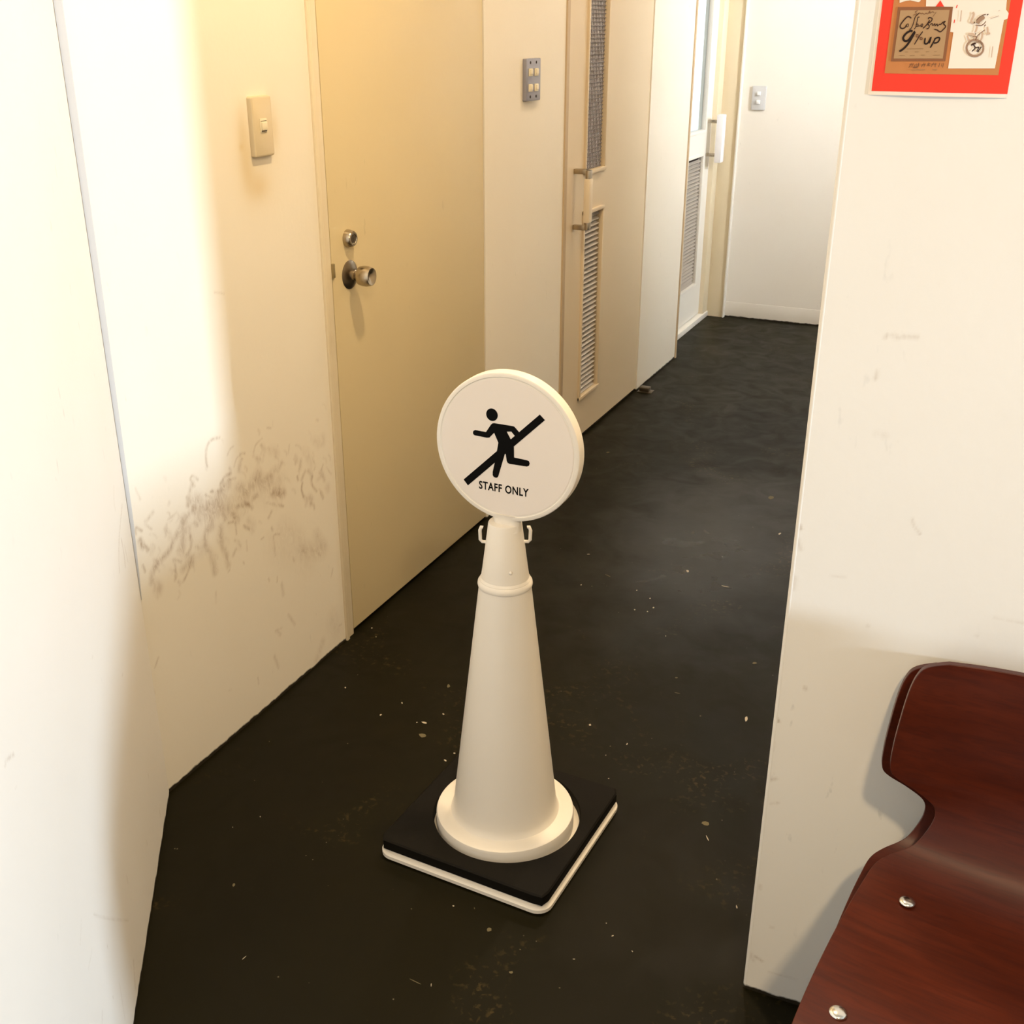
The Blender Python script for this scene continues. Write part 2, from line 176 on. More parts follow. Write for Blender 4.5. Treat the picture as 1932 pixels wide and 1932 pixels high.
SCUFF_LEFT = [(0.0059,0.5,[(1.651,0.637),(1.6547,0.6744),(1.6727,0.6895),(1.6984,0.6863)]),(0.00354,0.5,[(1.7181,0.6423),(1.7277,0.6516),(1.7391,0.654)]),(0.00354,0.5,[(1.764,0.6173),(1.7576,0.6306),(1.7739,0.6269)]),(0.00295,0.35,[(1.7351,0.6109),(1.7457,0.6255),(1.76,0.6279)]),(0.01003,0.35,[(1.7584,0.6175),(1.7498,0.5983)]),(0.00649,0.5,[(1.6883,0.5912),(1.7061,0.6011),(1.7222,0.599)]),(0.00413,0.5,[(1.7099,0.5906),(1.7365,0.5846)]),(0.00472,0.5,[(1.6088,0.6135),(1.5993,0.631),(1.6077,0.6366),(1.6205,0.6232)]),(0.01003,0.45,[(1.6052,0.6218),(1.5924,0.6055),(1.5837,0.5841)]),(0.02655,0.45,[(1.609,0.585),(1.6211,0.566)]),(0.0118,0.5,[(1.596,0.5687),(1.5576,0.5485),(1.529,0.5249),(1.512,0.5109),(1.4821,0.5029),(1.4634,0.4901),(1.4576,0.4716)]),(0.0177,0.42,[(1.5646,0.5598),(1.5576,0.5199),(1.5494,0.5018)]),(0.00708,0.4,[(1.5797,0.5323),(1.5785,0.4965),(1.561,0.4823)]),(0.0295,0.4,[(1.6664,0.5556),(1.6947,0.5298)]),(0.0177,0.42,[(1.646,0.5599),(1.6407,0.5438),(1.6435,0.5133)]),(0.02065,0.42,[(1.6788,0.5656),(1.6912,0.5755),(1.7088,0.5837)]),(0.01475,0.42,[(1.6325,0.5104),(1.6181,0.487),(1.6332,0.4506),(1.6398,0.4097)]),(0.01357,0.4,[(1.6731,0.4974),(1.6685,0.4692),(1.6794,0.4341),(1.6831,0.4055)]),(0.00354,0.6,[(1.6372,0.585),(1.6532,0.5717)]),(0.0059,0.6,[(1.6555,0.5853),(1.6804,0.5759)]),(0.02065,0.38,[(1.7768,0.5511),(1.7615,0.5264)]),(0.02655,0.34,[(1.801,0.5573),(1.8511,0.5313)]),(0.0177,0.35,[(1.8728,0.5545),(1.8469,0.5445)]),(0.01062,0.35,[(1.8956,0.5621),(1.8846,0.5504)]),(0.01652,0.55,[(1.8596,0.5046),(1.8951,0.4892)]),(0.00767,0.5,[(1.8789,0.5092),(1.8823,0.488)]),(0.01003,0.5,[(1.8017,0.5226),(1.7834,0.518)]),(0.00885,0.6,[(1.7324,0.5225),(1.7708,0.5114),(1.7807,0.4999)]),(0.00472,0.6,[(1.7555,0.525),(1.7757,0.5057)]),(0.00885,0.45,[(1.7144,0.5146),(1.7216,0.4889)]),(0.00354,0.55,[(1.6978,0.4978),(1.7188,0.4893),(1.7203,0.4627)]),(0.01003,0.45,[(1.9701,0.5421),(1.9647,0.5259)]),(0.0059,0.6,[(1.9528,0.51),(1.9549,0.5011)]),(0.00531,0.65,[(1.9697,0.4876),(1.9646,0.4731),(1.9702,0.4546)]),(0.00826,0.4,[(1.9828,0.5114),(1.9676,0.4965)]),(0.00649,0.5,[(2.0105,0.4891),(2.0053,0.4745),(2.0227,0.4472)]),(0.00826,0.5,[(2.0423,0.4356),(2.0476,0.4208)]),(0.00413,0.45,[(2.0572,0.5015),(2.049,0.4919)]),(0.00295,0.4,[(2.0701,0.4907),(2.0889,0.4671)]),(0.0059,0.4,[(1.8332,0.4911),(1.8912,0.4606)]),(0.00649,0.4,[(1.8479,0.4655),(1.8341,0.4551)]),(0.00354,0.6,[(1.435,0.592),(1.4353,0.5818)]),(0.00472,0.5,[(1.4376,0.5943),(1.4509,0.582)]),(0.01062,0.65,[(1.4432,0.5649),(1.4473,0.5511)]),(0.00649,0.6,[(1.4554,0.546),(1.4584,0.5377)]),(0.00295,0.4,[(1.4498,0.6692),(1.458,0.643)]),(0.00767,0.35,[(1.4848,0.6056),(1.4649,0.5966)]),(0.00295,0.5,[(1.4617,0.5912),(1.4768,0.5747)]),(0.0059,0.35,[(1.5177,0.5683),(1.5113,0.5465)]),(0.00413,0.4,[(1.5435,0.5789),(1.5238,0.5763)]),(0.00413,0.6,[(1.4404,0.5145),(1.4443,0.4988)]),(0.00472,0.4,[(1.5198,0.4462),(1.5269,0.4721),(1.5228,0.4901),(1.5447,0.475)]),(0.0059,0.5,[(1.5421,0.4322),(1.5597,0.4462),(1.5797,0.4741)]),(0.01475,0.35,[(1.5727,0.4625),(1.5469,0.4594)]),(0.00236,0.5,[(1.6808,0.391),(1.6869,0.3941)]),(0.00236,0.6,[(1.7322,0.3913),(1.7354,0.386)]),(0.00295,0.6,[(1.9087,0.3253),(1.9137,0.3125)]),(0.00295,0.6,[(1.8453,0.3035),(1.8436,0.2917)]),(0.00354,0.45,[(1.8139,0.3138),(1.816,0.3066)]),(0.00885,0.3,[(1.86,0.2798),(1.8623,0.2489)]),(0.00708,0.5,[(1.7472,0.4708),(1.7625,0.4568)]),(0.00295,0.55,[(1.8012,0.4169),(1.8103,0.4171)]),(0.0059,0.5,[(1.8426,0.4277),(1.8447,0.4208)]),(0.00413,0.5,[(1.8522,0.4076),(1.8691,0.4013)]),(0.00295,0.4,[(1.7504,0.4345),(1.7498,0.4112)]),(0.00708,0.45,[(1.7123,0.4294),(1.7023,0.4202)]),(0.00472,0.35,[(1.8458,0.4062),(1.8452,0.3574)]),(0.03245,0.22,[(1.9521,0.3233),(2.032,0.2886)]),(0.0236,0.25,[(2.0099,0.3417),(2.0335,0.3012)]),(0.00354,0.5,[(1.9489,0.3247),(1.9581,0.3165)]),(0.00354,0.5,[(1.9982,0.3034),(2.0203,0.2806)]),(0.00295,0.45,[(2.059,0.205),(2.0685,0.2233)]),(0.04425,0.16,[(2.0532,0.0876),(2.0641,0.0489)]),(0.00236,0.5,[(2.0804,0.0572),(2.0895,0.0549)]),(0.0177,0.2,[(2.0041,0.052),(1.9701,0.0139)]),(0.00708,0.35,[(1.8742,0.1912),(1.8962,0.1537)]),(0.00885,0.3,[(1.8257,0.1724),(1.8368,0.158)]),(0.00767,0.3,[(1.8082,0.1162),(1.8193,0.0791)]),(0.00236,0.4,[(1.6406,0.1202),(1.649,0.1183)]),(0.00236,0.4,[(1.7419,0.0962),(1.7424,0.0784)]),(0.00354,0.35,[(1.8451,0.1711),(1.8197,0.1755)]),(0.00295,0.6,[(1.4341,0.2938),(1.4465,0.3095)]),(0.00413,0.5,[(1.4178,0.2577),(1.4218,0.2402)]),(0.00354,0.3,[(1.6353,0.3656),(1.6312,0.3403)]),(0.0354,0.15,[(1.8849,0.4144),(1.9429,0.357)]),(0.05901,0.2,[(1.6176,0.5457),(1.7219,0.5267)]),(0.0472,0.15,[(1.809,0.5314),(1.8644,0.4948)]),(0.05901,0.12,[(1.8485,0.3806),(1.9681,0.2862)]),(0.00354,0.35,[(1.8001,0.6105),(1.8121,0.6325),(1.8366,0.6394)]),(0.00295,0.35,[(1.9258,0.5752),(1.9314,0.5929)]),(0.00236,0.5,[(1.8571,0.6579),(1.8713,0.6523)]),(0.00236,0.4,[(1.7595,0.9671),(1.7303,0.9762)])]
SCUFF_NEAR = [(0.00348,0.35,[(0.094,0.7229),(0.1113,0.7055),(0.1129,0.6877)]),(0.00398,0.45,[(0.0446,0.6682),(0.0842,0.6503),(0.1177,0.6337),(0.1463,0.6093),(0.1565,0.589)]),(0.00348,0.5,[(0.099,0.6252),(0.0948,0.5976),(0.1001,0.571)]),(0.00248,0.4,[(0.0784,0.6029),(0.071,0.5667)]),(0.00199,0.4,[(0.5053,0.8282),(0.5034,0.8249)]),(0.00199,0.35,[(0.4504,0.5924),(0.4447,0.5919)]),(0.00199,0.4,[(0.2673,0.449),(0.2602,0.4479)]),(0.00196,0.5,[(0.9052,0.7285),(0.8967,0.7291),(0.8714,0.7189)]),(0.00393,0.4,[(0.1252,0.0581),(0.1279,0.0477)]),(0.00157,0.5,[(0.2845,0.114),(0.282,0.1041)]),(0.00196,0.45,[(0.4698,0.1973),(0.4676,0.1829)]),(0.00137,0.35,[(0.6889,0.3218),(0.6152,0.2449),(0.5075,0.1404)]),(0.00589,0.35,[(0.5196,0.0665),(0.5374,0.0287)]),(0.00157,0.5,[(0.6517,0.2287),(0.6499,0.2235)]),(0.00157,0.5,[(0.6723,0.1506),(0.669,0.1448)]),(0.00157,0.3,[(0.7275,0.2965),(0.7605,0.2923)]),(0.00118,0.3,[(0.7477,0.3676),(0.7751,0.3492)]),(0.00196,0.4,[(0.7355,0.1898),(0.7447,0.1801)]),(0.00393,0.2,[(0.6236,0.1256),(0.6301,0.0616)]),(0.00157,0.45,[(0.1792,0.1834),(0.1809,0.1769)]),(0.00137,0.4,[(0.8884,0.6865),(0.8852,0.6852)])]
SCUFF_RIGHT = [(0.00349,0.35,[(0.0767,1.1023),(0.0786,1.1063)]),(0.00407,0.35,[(0.0858,1.1066),(0.091,1.1038)]),(0.00407,0.3,[(0.0979,1.1059),(0.1133,1.107)]),(0.00349,0.3,[(0.0718,1.0494),(0.0736,1.0602)]),(0.00873,0.18,[(0.084,0.9793),(0.0918,0.9777)]),(0.00175,0.45,[(0.1402,0.8713),(0.1438,0.8633),(0.153,0.8519)]),(0.00146,0.3,[(0.258,0.7537),(0.2738,0.7543)]),(0.00146,0.3,[(0.0479,0.7697),(0.068,0.7723)]),(0.00233,0.3,[(0.1058,0.7062),(0.1065,0.7057)]),(0.00233,0.35,[(0.2416,0.7234),(0.2423,0.7226)]),(0.00272,0.6,[(0.0098,0.0735),(0.0212,0.068)]),(0.00326,0.5,[(-0.0003,0.5275),(0.0029,0.5234)]),(0.00326,0.45,[(0.0017,0.419),(0.0098,0.4233)]),(0.00217,0.4,[(0.0057,0.3761),(0.0168,0.3815)]),(0.0038,0.35,[(0.0043,0.2182),(0.0049,0.2108)]),(0.00217,0.4,[(0.0333,0.5888),(0.035,0.586)]),(0.00272,0.3,[(0.0281,0.1415),(0.0311,0.1427)]),(0.00136,0.3,[(0.0322,0.05),(0.0781,0.0532)]),(0.00543,0.3,[(0.0015,0.0783),(0.006,0.0637)]),(0.0038,0.6,[(0.0009,0.8354),(0.0026,0.8315)]),(0.00217,0.5,[(0.0025,0.5241),(0.0032,0.5226)]),(0.00543,0.25,[(-0.0008,0.8151),(0.0057,0.802)]),(0.00326,0.3,[(0.0348,0.5899),(0.0361,0.5855)]),(0.0038,0.3,[(-0.0001,0.4847),(-0.0016,0.4707)]),(0.00543,0.2,[(0.0026,0.7576),(0.0018,0.7396)])]
FLECKS = [(-0.7321,1.3767,0.0043,0.002,0.0018,-0.0035,0.6),(-0.6535,1.3557,0.0116,0.0004,0.0026,-0.0119,0.35),(-0.6924,1.3889,0.0025,-0.0046,-0.0016,-0.0009,0.4),(-0.797,1.3387,0.0035,0.0016,0.0013,-0.0023,0.35),(-0.6836,1.2043,0.0017,0.0005,0.0035,-0.0081,0.8),(-0.4889,1.3487,0.0049,0.0022,0.0006,-0.0016,0.5),(-0.4463,1.4247,0.0031,0.004,0.0014,-0.0019,0.6),(-0.4031,1.4083,0.0036,-0.0013,-0.0003,-0.0023,0.5),(-0.4872,1.2821,0.0032,0.0014,0.0008,-0.002,0.4),(-0.4654,1.4505,0.0017,0.0008,0.0009,-0.0024,0.5),(-0.6015,1.8427,0.0031,0.0014,0.0012,-0.0034,0.5),(-0.6066,1.9712,0.0014,0.0085,0.0036,-0.0029,0.6),(-0.6344,1.9178,0.0021,0.001,0.0013,-0.0036,0.5),(-0.3929,2.1903,0.0069,0.0017,0.0039,-0.0215,0.85),(-0.4331,2.4331,0.0121,0.0055,0.0029,-0.0125,0.4),(-0.6305,3.5213,0.0228,0.0104,0.007,-0.0322,0.0),(-0.7248,2.8661,0.0098,-0.0023,0.002,-0.0136,0.7),(-0.6085,2.8118,0.0241,-0.0005,0.0008,-0.0049,0.6),(-0.5369,3.2289,0.0096,0.0198,0.0054,-0.0136,0.5),(-1.2736,3.7006,0.0144,0.0066,0.0057,-0.016,0.4),(-0.7076,2.0149,0.0065,-0.0015,0.001,-0.008,0.5),(-0.9738,2.6528,0.0041,0.0019,0.0035,-0.0092,0.5),(-0.5872,2.2845,0.0071,0.0032,0.0014,-0.0047,0.2),(-0.5694,2.2201,0.0151,0.0008,0.0004,-0.0023,0.3),(-1.1262,1.2609,0.0055,0.0002,0.0039,-0.0084,0.35),(-0.9996,1.1153,0.002,0.0109,0.0016,-0.0007,0.7),(-1.1952,1.438,0.0019,0.0009,0.002,-0.0027,0.5),(-1.2255,1.3889,0.0019,0.0009,0.002,-0.0026,0.5),(-1.3863,2.1909,0.0038,0.0017,0.0029,-0.0049,0.6),(-1.2958,1.9159,0.0035,0.0016,0.0037,-0.006,0.5),(-1.3533,2.1569,0.0038,0.0017,0.0042,-0.0071,0.4),(-1.1395,1.9141,0.0034,0.0015,0.0033,-0.0058,0.7),(-1.0592,1.8647,0.0148,0.0026,0.0033,-0.0076,0.9),(-1.0692,1.8578,0.0033,0.0015,0.002,-0.0037,0.7),(-1.1602,1.847,0.0027,0.008,0.0045,-0.0042,0.5),(-1.0428,1.8219,0.0188,0.0049,0.0069,-0.0146,0.3),(-1.0792,2.0298,0.0108,0.0008,0.0066,-0.0172,0.3),(-1.0311,1.915,0.0073,-0.0024,0.001,-0.0058,0.5),(-0.9392,1.7882,0.0053,0.0024,0.0026,-0.0052,0.5),(-0.9465,1.7596,0.008,-0.0024,0.0008,-0.0051,0.5),(-0.3838,1.7911,0.0167,-0.0008,0.001,-0.0131,0.3),(-0.3676,1.7513,0.0013,0.0022,0.0113,-0.0158,0.5),(-0.2665,1.5873,0.0024,0.0019,0.0039,-0.0096,0.5),(-0.4879,2.1496,0.0033,0.0015,0.0012,-0.0042,0.3),(-0.7699,2.654,0.004,0.0018,0.0019,-0.006,0.5),(-0.746,2.6073,0.0053,0.0024,0.0028,-0.0087,0.7),(-0.8185,2.6842,0.0041,0.0019,0.002,-0.0061,0.5),(-0.7883,2.5748,0.0039,0.0018,0.0029,-0.0086,0.5),(-0.6683,2.4712,0.0025,0.0011,0.0016,-0.0053,0.5),(-0.6372,1.953,0.0032,0.0014,0.0013,-0.0037,0.4),(-0.753,2.5777,0.0039,0.0018,0.0018,-0.0057,0.6),(-1.0288,2.8453,0.0116,0.0053,0.0016,-0.0041,0.5),(-0.9349,2.7441,0.028,-0.0132,0.0007,-0.0048,0.3),(-0.9429,2.656,0.0041,0.0019,0.0023,-0.0061,0.4),(-0.5763,1.28,0.0065,0.0029,0.0028,-0.0062,0.2),(-0.7229,1.1976,0.0286,-0.0031,0.0002,-0.0013,0.2),(-0.58,1.3323,0.0037,0.0001,0.0004,-0.0023,0.3)]
# ------------------------------------------------------------------ geometry helpers
def setp(o, label=None, cat=None, group=None, kind=None):
    for k, v in (('label', label), ('category', cat), ('group', group), ('kind', kind)):
        if v: o[k] = v
    return o
def link(name, me, mat, parent=None, smooth=False):
    o = bpy.data.objects.new(name, me); COL.objects.link(o)
    for x in (mat if isinstance(mat, (list, tuple)) else [mat]): me.materials.append(x.m)
    if parent: o.parent = parent
    if smooth:
        for f in me.polygons: f.use_smooth = True
    return o
def obj(name, bm, mat, parent=None, smooth=False, auto=None):
    bmesh.ops.recalc_face_normals(bm, faces=bm.faces)
    if auto is not None:
        for f in bm.faces: f.smooth = True
        for e in bm.edges:
            if len(e.link_faces) == 2 and e.calc_face_angle(0) > auto: e.smooth = False
    me = bpy.data.meshes.new(name); bm.to_mesh(me); bm.free(); return link(name, me, mat, parent, smooth)
def empty(name, loc, rz=0, **kw):
    o = bpy.data.objects.new(name, None); COL.objects.link(o); o.location = loc; o.rotation_euler = (0, 0, rz); o.empty_display_size = .05
    setp(o, **kw); return o
def box(bm, lo, hi, bev=0.0, mi=0):
    lo, hi = [min(a, b) for a, b in zip(lo, hi)], [max(a, b) for a, b in zip(lo, hi)]
    r = bmesh.ops.create_cube(bm, size=1.0); vs = r['verts']
    for v in vs: v.co = Vector([lo[i]+(v.co[i]+.5)*(hi[i]-lo[i]) for i in range(3)])
    fs = list({f for v in vs for f in v.link_faces})
    if bev > 0:
        es = list({e for v in vs for e in v.link_edges})
        rr = bmesh.ops.bevel(bm, geom=es, offset=bev, segments=2, affect='EDGES', profile=.6); fs = rr['faces']
    for f in fs: f.material_index = mi
    return vs
def bx(name, lo, hi, mat, parent=None, bev=0.0, **kw):
    bm = bmesh.new(); box(bm, lo, hi, bev); o = obj(name, bm, mat, parent, auto=.7 if bev else None); return setp(o, **kw)
def lathe(bm, prof, n=48, M=None, cap0=True, cap1=True):
    rings = []
    for r, z in prof:
        ring = []
        for i in range(n):
            a = 2*math.pi*i/n; v = Vector((r*math.cos(a), r*math.sin(a), z)); ring.append(bm.verts.new(M @ v if M else v))
        rings.append(ring)
    for a, b in zip(rings[:-1], rings[1:]):
        for i in range(n): bm.faces.new((a[i], a[(i+1) % n], b[(i+1) % n], b[i]))
    if cap0: bm.faces.new(rings[0][::-1])
    if cap1: bm.faces.new(rings[-1])
def tube(bm, pts, r, n=10, caps=True):
    pts = [Vector(p) for p in pts]; rings = []
    up = Vector((0, 0, 1))
    t0 = (pts[1]-pts[0]).normalized(); a = t0.cross(up)
    if a.length < .05: a = t0.cross(Vector((1, 0, 0)))
    a.normalize()
    for i, p in enumerate(pts):
        t = ((pts[min(i+1, len(pts)-1)]-pts[max(i-1, 0)])).normalized()
        a = (a-t*a.dot(t)).normalized(); b = t.cross(a); rr = r[i] if isinstance(r, (list, tuple)) else r
        rings.append([bm.verts.new(p+(a*math.cos(2*math.pi*k/n)+b*math.sin(2*math.pi*k/n))*rr) for k in range(n)])
    for q, w in zip(rings[:-1], rings[1:]):
        for i in range(n): bm.faces.new((q[i], q[(i+1) % n], w[(i+1) % n], w[i]))
    if caps: bm.faces.new(rings[0][::-1]); bm.faces.new(rings[-1])
def smooth_path(pts, k=6):
    P = [Vector(p) for p in pts]; out = []
    for i in range(len(P)-1):
        p0 = P[max(i-1, 0)]; p1 = P[i]; p2 = P[i+1]; p3 = P[min(i+2, len(P)-1)]
        for j in range(k):
            t = j/k; out.append(.5*((2*p1)+(p2-p0)*t+(2*p0-5*p1+4*p2-p3)*t*t+(-p0+3*p1-3*p2+p3)*t**3))
    out.append(P[-1]); return out
def prism(bm, pts, M, th, mi=0):
    """closed polygon pts (u,v) extruded by th along local w; M maps (u,v,w) to world"""
    a = [bm.verts.new(M(u, v, 0)) for u, v in pts]; b = [bm.verts.new(M(u, v, th)) for u, v in pts]; n = len(pts)
    fs = [bm.faces.new(b), bm.faces.new(a[::-1])]+[bm.faces.new((a[i], a[(i+1) % n], b[(i+1) % n], b[i])) for i in range(n)]
    for f in fs: f.material_index = mi
    bm.normal_update()
def ribbon(bm, pts, w, M, th, mi=0):
    """flat brush stroke of width w along pts"""
    P = [Vector((*q, 0)) for q in pts]
    if len(P) > 2: P = smooth_path(P, 4)
    L, R = [], []
    for i, q in enumerate(P):
        t = (P[min(i+1, len(P)-1)]-P[max(i-1, 0)])
        if t.length < 1e-9: t = Vector((1, 0, 0))
        t.normalize(); n = Vector((-t.y, t.x, 0)); k = w/2*(.55 if i in (0, len(P)-1) else 1)
        L.append(q+n*k); R.append(q-n*k)
    for S, e in ((L, 0), (L, 1)): pass
    vl = [bm.verts.new(M(q.x, q.y, th)) for q in L]; vr = [bm.verts.new(M(q.x, q.y, th)) for q in R]
    for i in range(len(P)-1):
        f = bm.faces.new((vl[i], vl[i+1], vr[i+1], vr[i])); f.material_index = mi
# ------------------------------------------------------------------ painted wall with scuff attribute
def painted_wall(name, org, u, length, height, thick, mat, strokes, fine, yellow=None, step=.003, nrm=1):
    """wall slab: front face is a grid (fine inside the window `fine`=(u0,u1,z0,z1)); scuffs are stored per vertex"""
    org = np.array(org, float); u = np.array(u, float); n = np.array([u[1], -u[0], 0.])*nrm   # into the room
    u0, u1, z0, z1 = fine
    us = np.unique(np.concatenate([[0, length], np.arange(u0, u1+1e-9, step)])); zs = np.unique(np.concatenate([[0, height], np.arange(z0, z1+1e-9, step)]))
    us = us[(us >= 0) & (us <= length)]; zs = zs[(zs >= 0) & (zs <= height)]
    U, Z = np.meshgrid(us, zs); U = U.ravel(); Z = Z.ravel(); nu, nz = len(us), len(zs)
    co = org+U[:, None]*u+np.stack([0*Z, 0*Z, Z], 1)
    nv = len(U); back = np.array([org+a*u+np.array([0, 0, b])-n*thick for a, b in ((0, 0), (length, 0), (length, height), (0, height))])
    co = np.vstack([co, back])
    idx = lambda i, j: j*nu+i
    I, J = np.meshgrid(np.arange(nu-1), np.arange(nz-1)); I = I.ravel(); J = J.ravel()
    q = np.stack([idx(I, J), idx(I+1, J), idx(I+1, J+1), idx(I, J+1)], 1)
    if nrm > 0: pass
    faces = q.tolist()
    bot = [idx(i, 0) for i in range(nu)]; top = [idx(i, nz-1) for i in range(nu)]; lef = [idx(0, j) for j in range(nz)]; rig = [idx(nu-1, j) for j in range(nz)]
    B = nv; faces += [[B, B+3, B+2, B+1], bot[::-1]+[B, B+1], [B+3]+top[::1][0:0]+top[::1]+[B+2], lef+[B+3, B], rig[::-1]+[B+1, B+2]]
    me = bpy.data.meshes.new(name); me.from_pydata(co.tolist(), [], faces); me.update()
    sc = np.zeros(len(co)); 
    for w, st, pts in strokes:
        P = np.array(pts)
        if len(P) > 2: P = np.array([(v.x, v.y) for v in smooth_path([(a, b, 0) for a, b in pts], 4)])
        d = np.full(nv, 9.); lo = P.min(0)-w*1.5; hi = P.max(0)+w*1.5
        sel = np.where((U > lo[0]) & (U < hi[0]) & (Z > lo[1]) & (Z < hi[1]))[0]
        if not len(sel): continue
        X = np.stack([U[sel], Z[sel]], 1); dd = np.full(len(sel), 9.)
        for a, b in zip(P[:-1], P[1:]):
            ab = b-a; t = np.clip(((X-a)@ab)/max(ab@ab, 1e-12), 0, 1); dd = np.minimum(dd, np.linalg.norm(X-(a+t[:, None]*ab), axis=1))
        r = w/2; soft = max(r*.95, .0024); k = np.clip((r+soft-dd)/(2*soft), 0, 1)**1.1*st*1.0
        sc[sel] = 1-(1-sc[sel])*(1-k)
    at = me.attributes.new('scuff', 'FLOAT', 'POINT'); at.data.foreach_set('value', sc.astype(np.float32))
    ye = np.zeros(len(co))
    for (cu, cz, ru, rz, st) in (yellow or []):
        d2 = ((U-cu)/ru)**2+((Z-cz)/rz)**2; ye[:nv] = 1-(1-ye[:nv])*(1-st*np.exp(-d2))
    at = me.attributes.new('yellowing', 'FLOAT', 'POINT'); at.data.foreach_set('value', ye.astype(np.float32))
    bm = bmesh.new(); bm.from_mesh(me); bmesh.ops.recalc_face_normals(bm, faces=bm.faces); bm.to_mesh(me); bm.free()
    return setp(link(name, me, mat), kind='structure')
# ================================================================== SETTING
H = 2.70; XL = -1.41; YR = 1.407
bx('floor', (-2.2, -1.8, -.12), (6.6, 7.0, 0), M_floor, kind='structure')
bx('ceiling', (-2.2, -1.8, H), (6.6, 7.0, H+.1), M_ceil, kind='structure')
# near left wall (slanting), from the corner towards the camera
cr = np.array([-1.405, 1.418]); ud = np.array([.331, -.48]); ud /= np.linalg.norm(ud)
LN = 2.1
painted_wall('wall_near_left', (cr[0], cr[1], 0), (ud[0], ud[1], 0), LN, H, .10, M_wallin, SCUFF_NEAR, (0.0, 1.02, 0.0, .80), None, .0035, -1)
# thin tapering grey strip where that wall meets the corridor wall
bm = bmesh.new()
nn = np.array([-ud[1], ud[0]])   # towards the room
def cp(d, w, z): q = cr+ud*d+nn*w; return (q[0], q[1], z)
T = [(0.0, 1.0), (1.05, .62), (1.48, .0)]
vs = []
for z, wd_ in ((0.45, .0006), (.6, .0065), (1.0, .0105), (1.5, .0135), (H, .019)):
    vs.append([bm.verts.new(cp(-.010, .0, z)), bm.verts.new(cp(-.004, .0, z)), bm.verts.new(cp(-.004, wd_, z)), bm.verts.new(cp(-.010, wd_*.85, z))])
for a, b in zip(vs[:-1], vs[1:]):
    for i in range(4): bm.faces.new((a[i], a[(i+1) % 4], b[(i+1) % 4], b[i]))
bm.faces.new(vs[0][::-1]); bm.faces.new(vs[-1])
setp(obj('corner_strip', bm, plain('light_grey_strip', (.60, .59, .575), .6, .3)), kind='structure')
# corridor left wall, first stretch: from the corner to the first door frame
Y0, Y1 = 1.40, 2.112
rs = random.Random(3)
for _ in range(130):      # many small rubbed marks round the big ones, thickest at hip height
    yy = rs.uniform(1.46, 2.09); zz = .54-.10*abs(yy-1.80)+rs.gauss(0, .055); L_ = rs.uniform(.004, .024); an = rs.gauss(1.35, .45)
    SCUFF_LEFT.append((rs.choice((.003, .004, .006, .010, .018)), rs.uniform(.08, .32), [(yy, zz), (yy+L_*.6*math.cos(an), zz+L_*.5*math.sin(an)), (yy+L_*math.cos(an+.5), zz+L_*math.sin(an+.3))]))
painted_wall('wall_corridor_left', (XL, Y0, 0), (0, 1, 0), Y1-Y0, H, .10, M_wall, [(w, s, [(a-Y0, b) for a, b in P]) for w, s, P in SCUFF_LEFT], (0.0, Y1-Y0, 0.0, 1.5),
    [(1.863-Y0, 1.255, .018, .05, .38), (1.868-Y0, 1.19, .022, .045, .42), (1.90-Y0, 1.155, .035, .028, .46), (1.90-Y0, 1.20, .07, .085, .22), (1.968-Y0, 1.26, .014, .04, .34), (1.856-Y0, 1.235, .007, .007, .4)], .003, 1)
# wall between door one and door two, and between door two and door three
bx('wall_corridor_left_middle', (XL-.1, 2.955, 0), (XL, 3.556, H), M_wall, kind='structure')
bx('wall_corridor_left_rear', (XL-.1, 4.473, 0), (XL, 5.045, H), M_wall, kind='structure')
bx('wall_corridor_left_head', (XL-.1, 2.10, 2.06), (XL-.002, 4.50, H), M_wall, kind='structure')
# first door frame and door
bm = bmesh.new(); box(bm, (XL-.09, 2.112, 0), (XL-.0005, 2.1455, 2.06), .0015); box(bm, (XL-.09, 2.1465, 2.025), (XL+.002, 2.955, 2.06), .002)
box(bm, (XL-.002, 2.105, 0), (XL+.006, 2.117, 2.07), .0025)
setp(obj('trim_1', bm, M_trim, auto=.6), kind='structure')
d1 = empty('door_1', (XL, 2.55, 0), kind='structure')
def loc(o, p):
    o.parent = p; o.matrix_parent_inverse = Matrix.Translation(p.location).inverted(); return o
door = bx('door_leaf', (XL-.045, 2.1505, .012), (XL-.0025, 2.951, 2.022), M_door, None, .0012); loc(door, d1)
bm = bmesh.new(); lathe(bm, [(.0205, 0), (.0205, .004), (.0185, .014), (.0165, .017), (.0160, .0165), (.0155, .0185), (.012, .0185), (.011, .0165), (.004, .0165)], 40)
RX = Matrix.Translation((XL-.003, 2.222, 1.003)) @ Matrix.Rotation(math.pi/2, 4, 'Y')
bm.transform(RX); db = loc(obj('deadbolt', bm, M_steel, auto=.6), d1)
bm = bmesh.new(); lathe(bm, [(.0095, 0), (.0095, .0012), (.002, .0012)], 24); bm.transform(Matrix.Translation((XL+.0140, 2.222, 1.003)) @ Matrix.Rotation(math.pi/2, 4, 'Y')); box(bm, (XL+.0145, 2.2205, .997), (XL+.0158, 2.2230, 1.008), 0)
k = obj('keyhole', bm, M_dsteel, auto=.6); k.parent = db
kz = .919
RK = Matrix.Translation((XL-.003, 2.224, kz)) @ Matrix.Rotation(math.pi/2, 4, 'Y')
bm = bmesh.new(); lathe(bm, [(.0335, 0), (.0335, .0015), (.0315, .0030), (.018, .0075), (.0125, .009)], 48); bm.transform(RK); rose = loc(obj('knob_rose', bm, M_dsteel, auto=.6), d1)
bm = bmesh.new(); lathe(bm, [(.0125, .007), (.0125, .017), (.009, .020), (.009, .024)], 40); bm.transform(RK); s_ = obj('knob_neck', bm, M_steel, auto=.6); s_.parent = rose
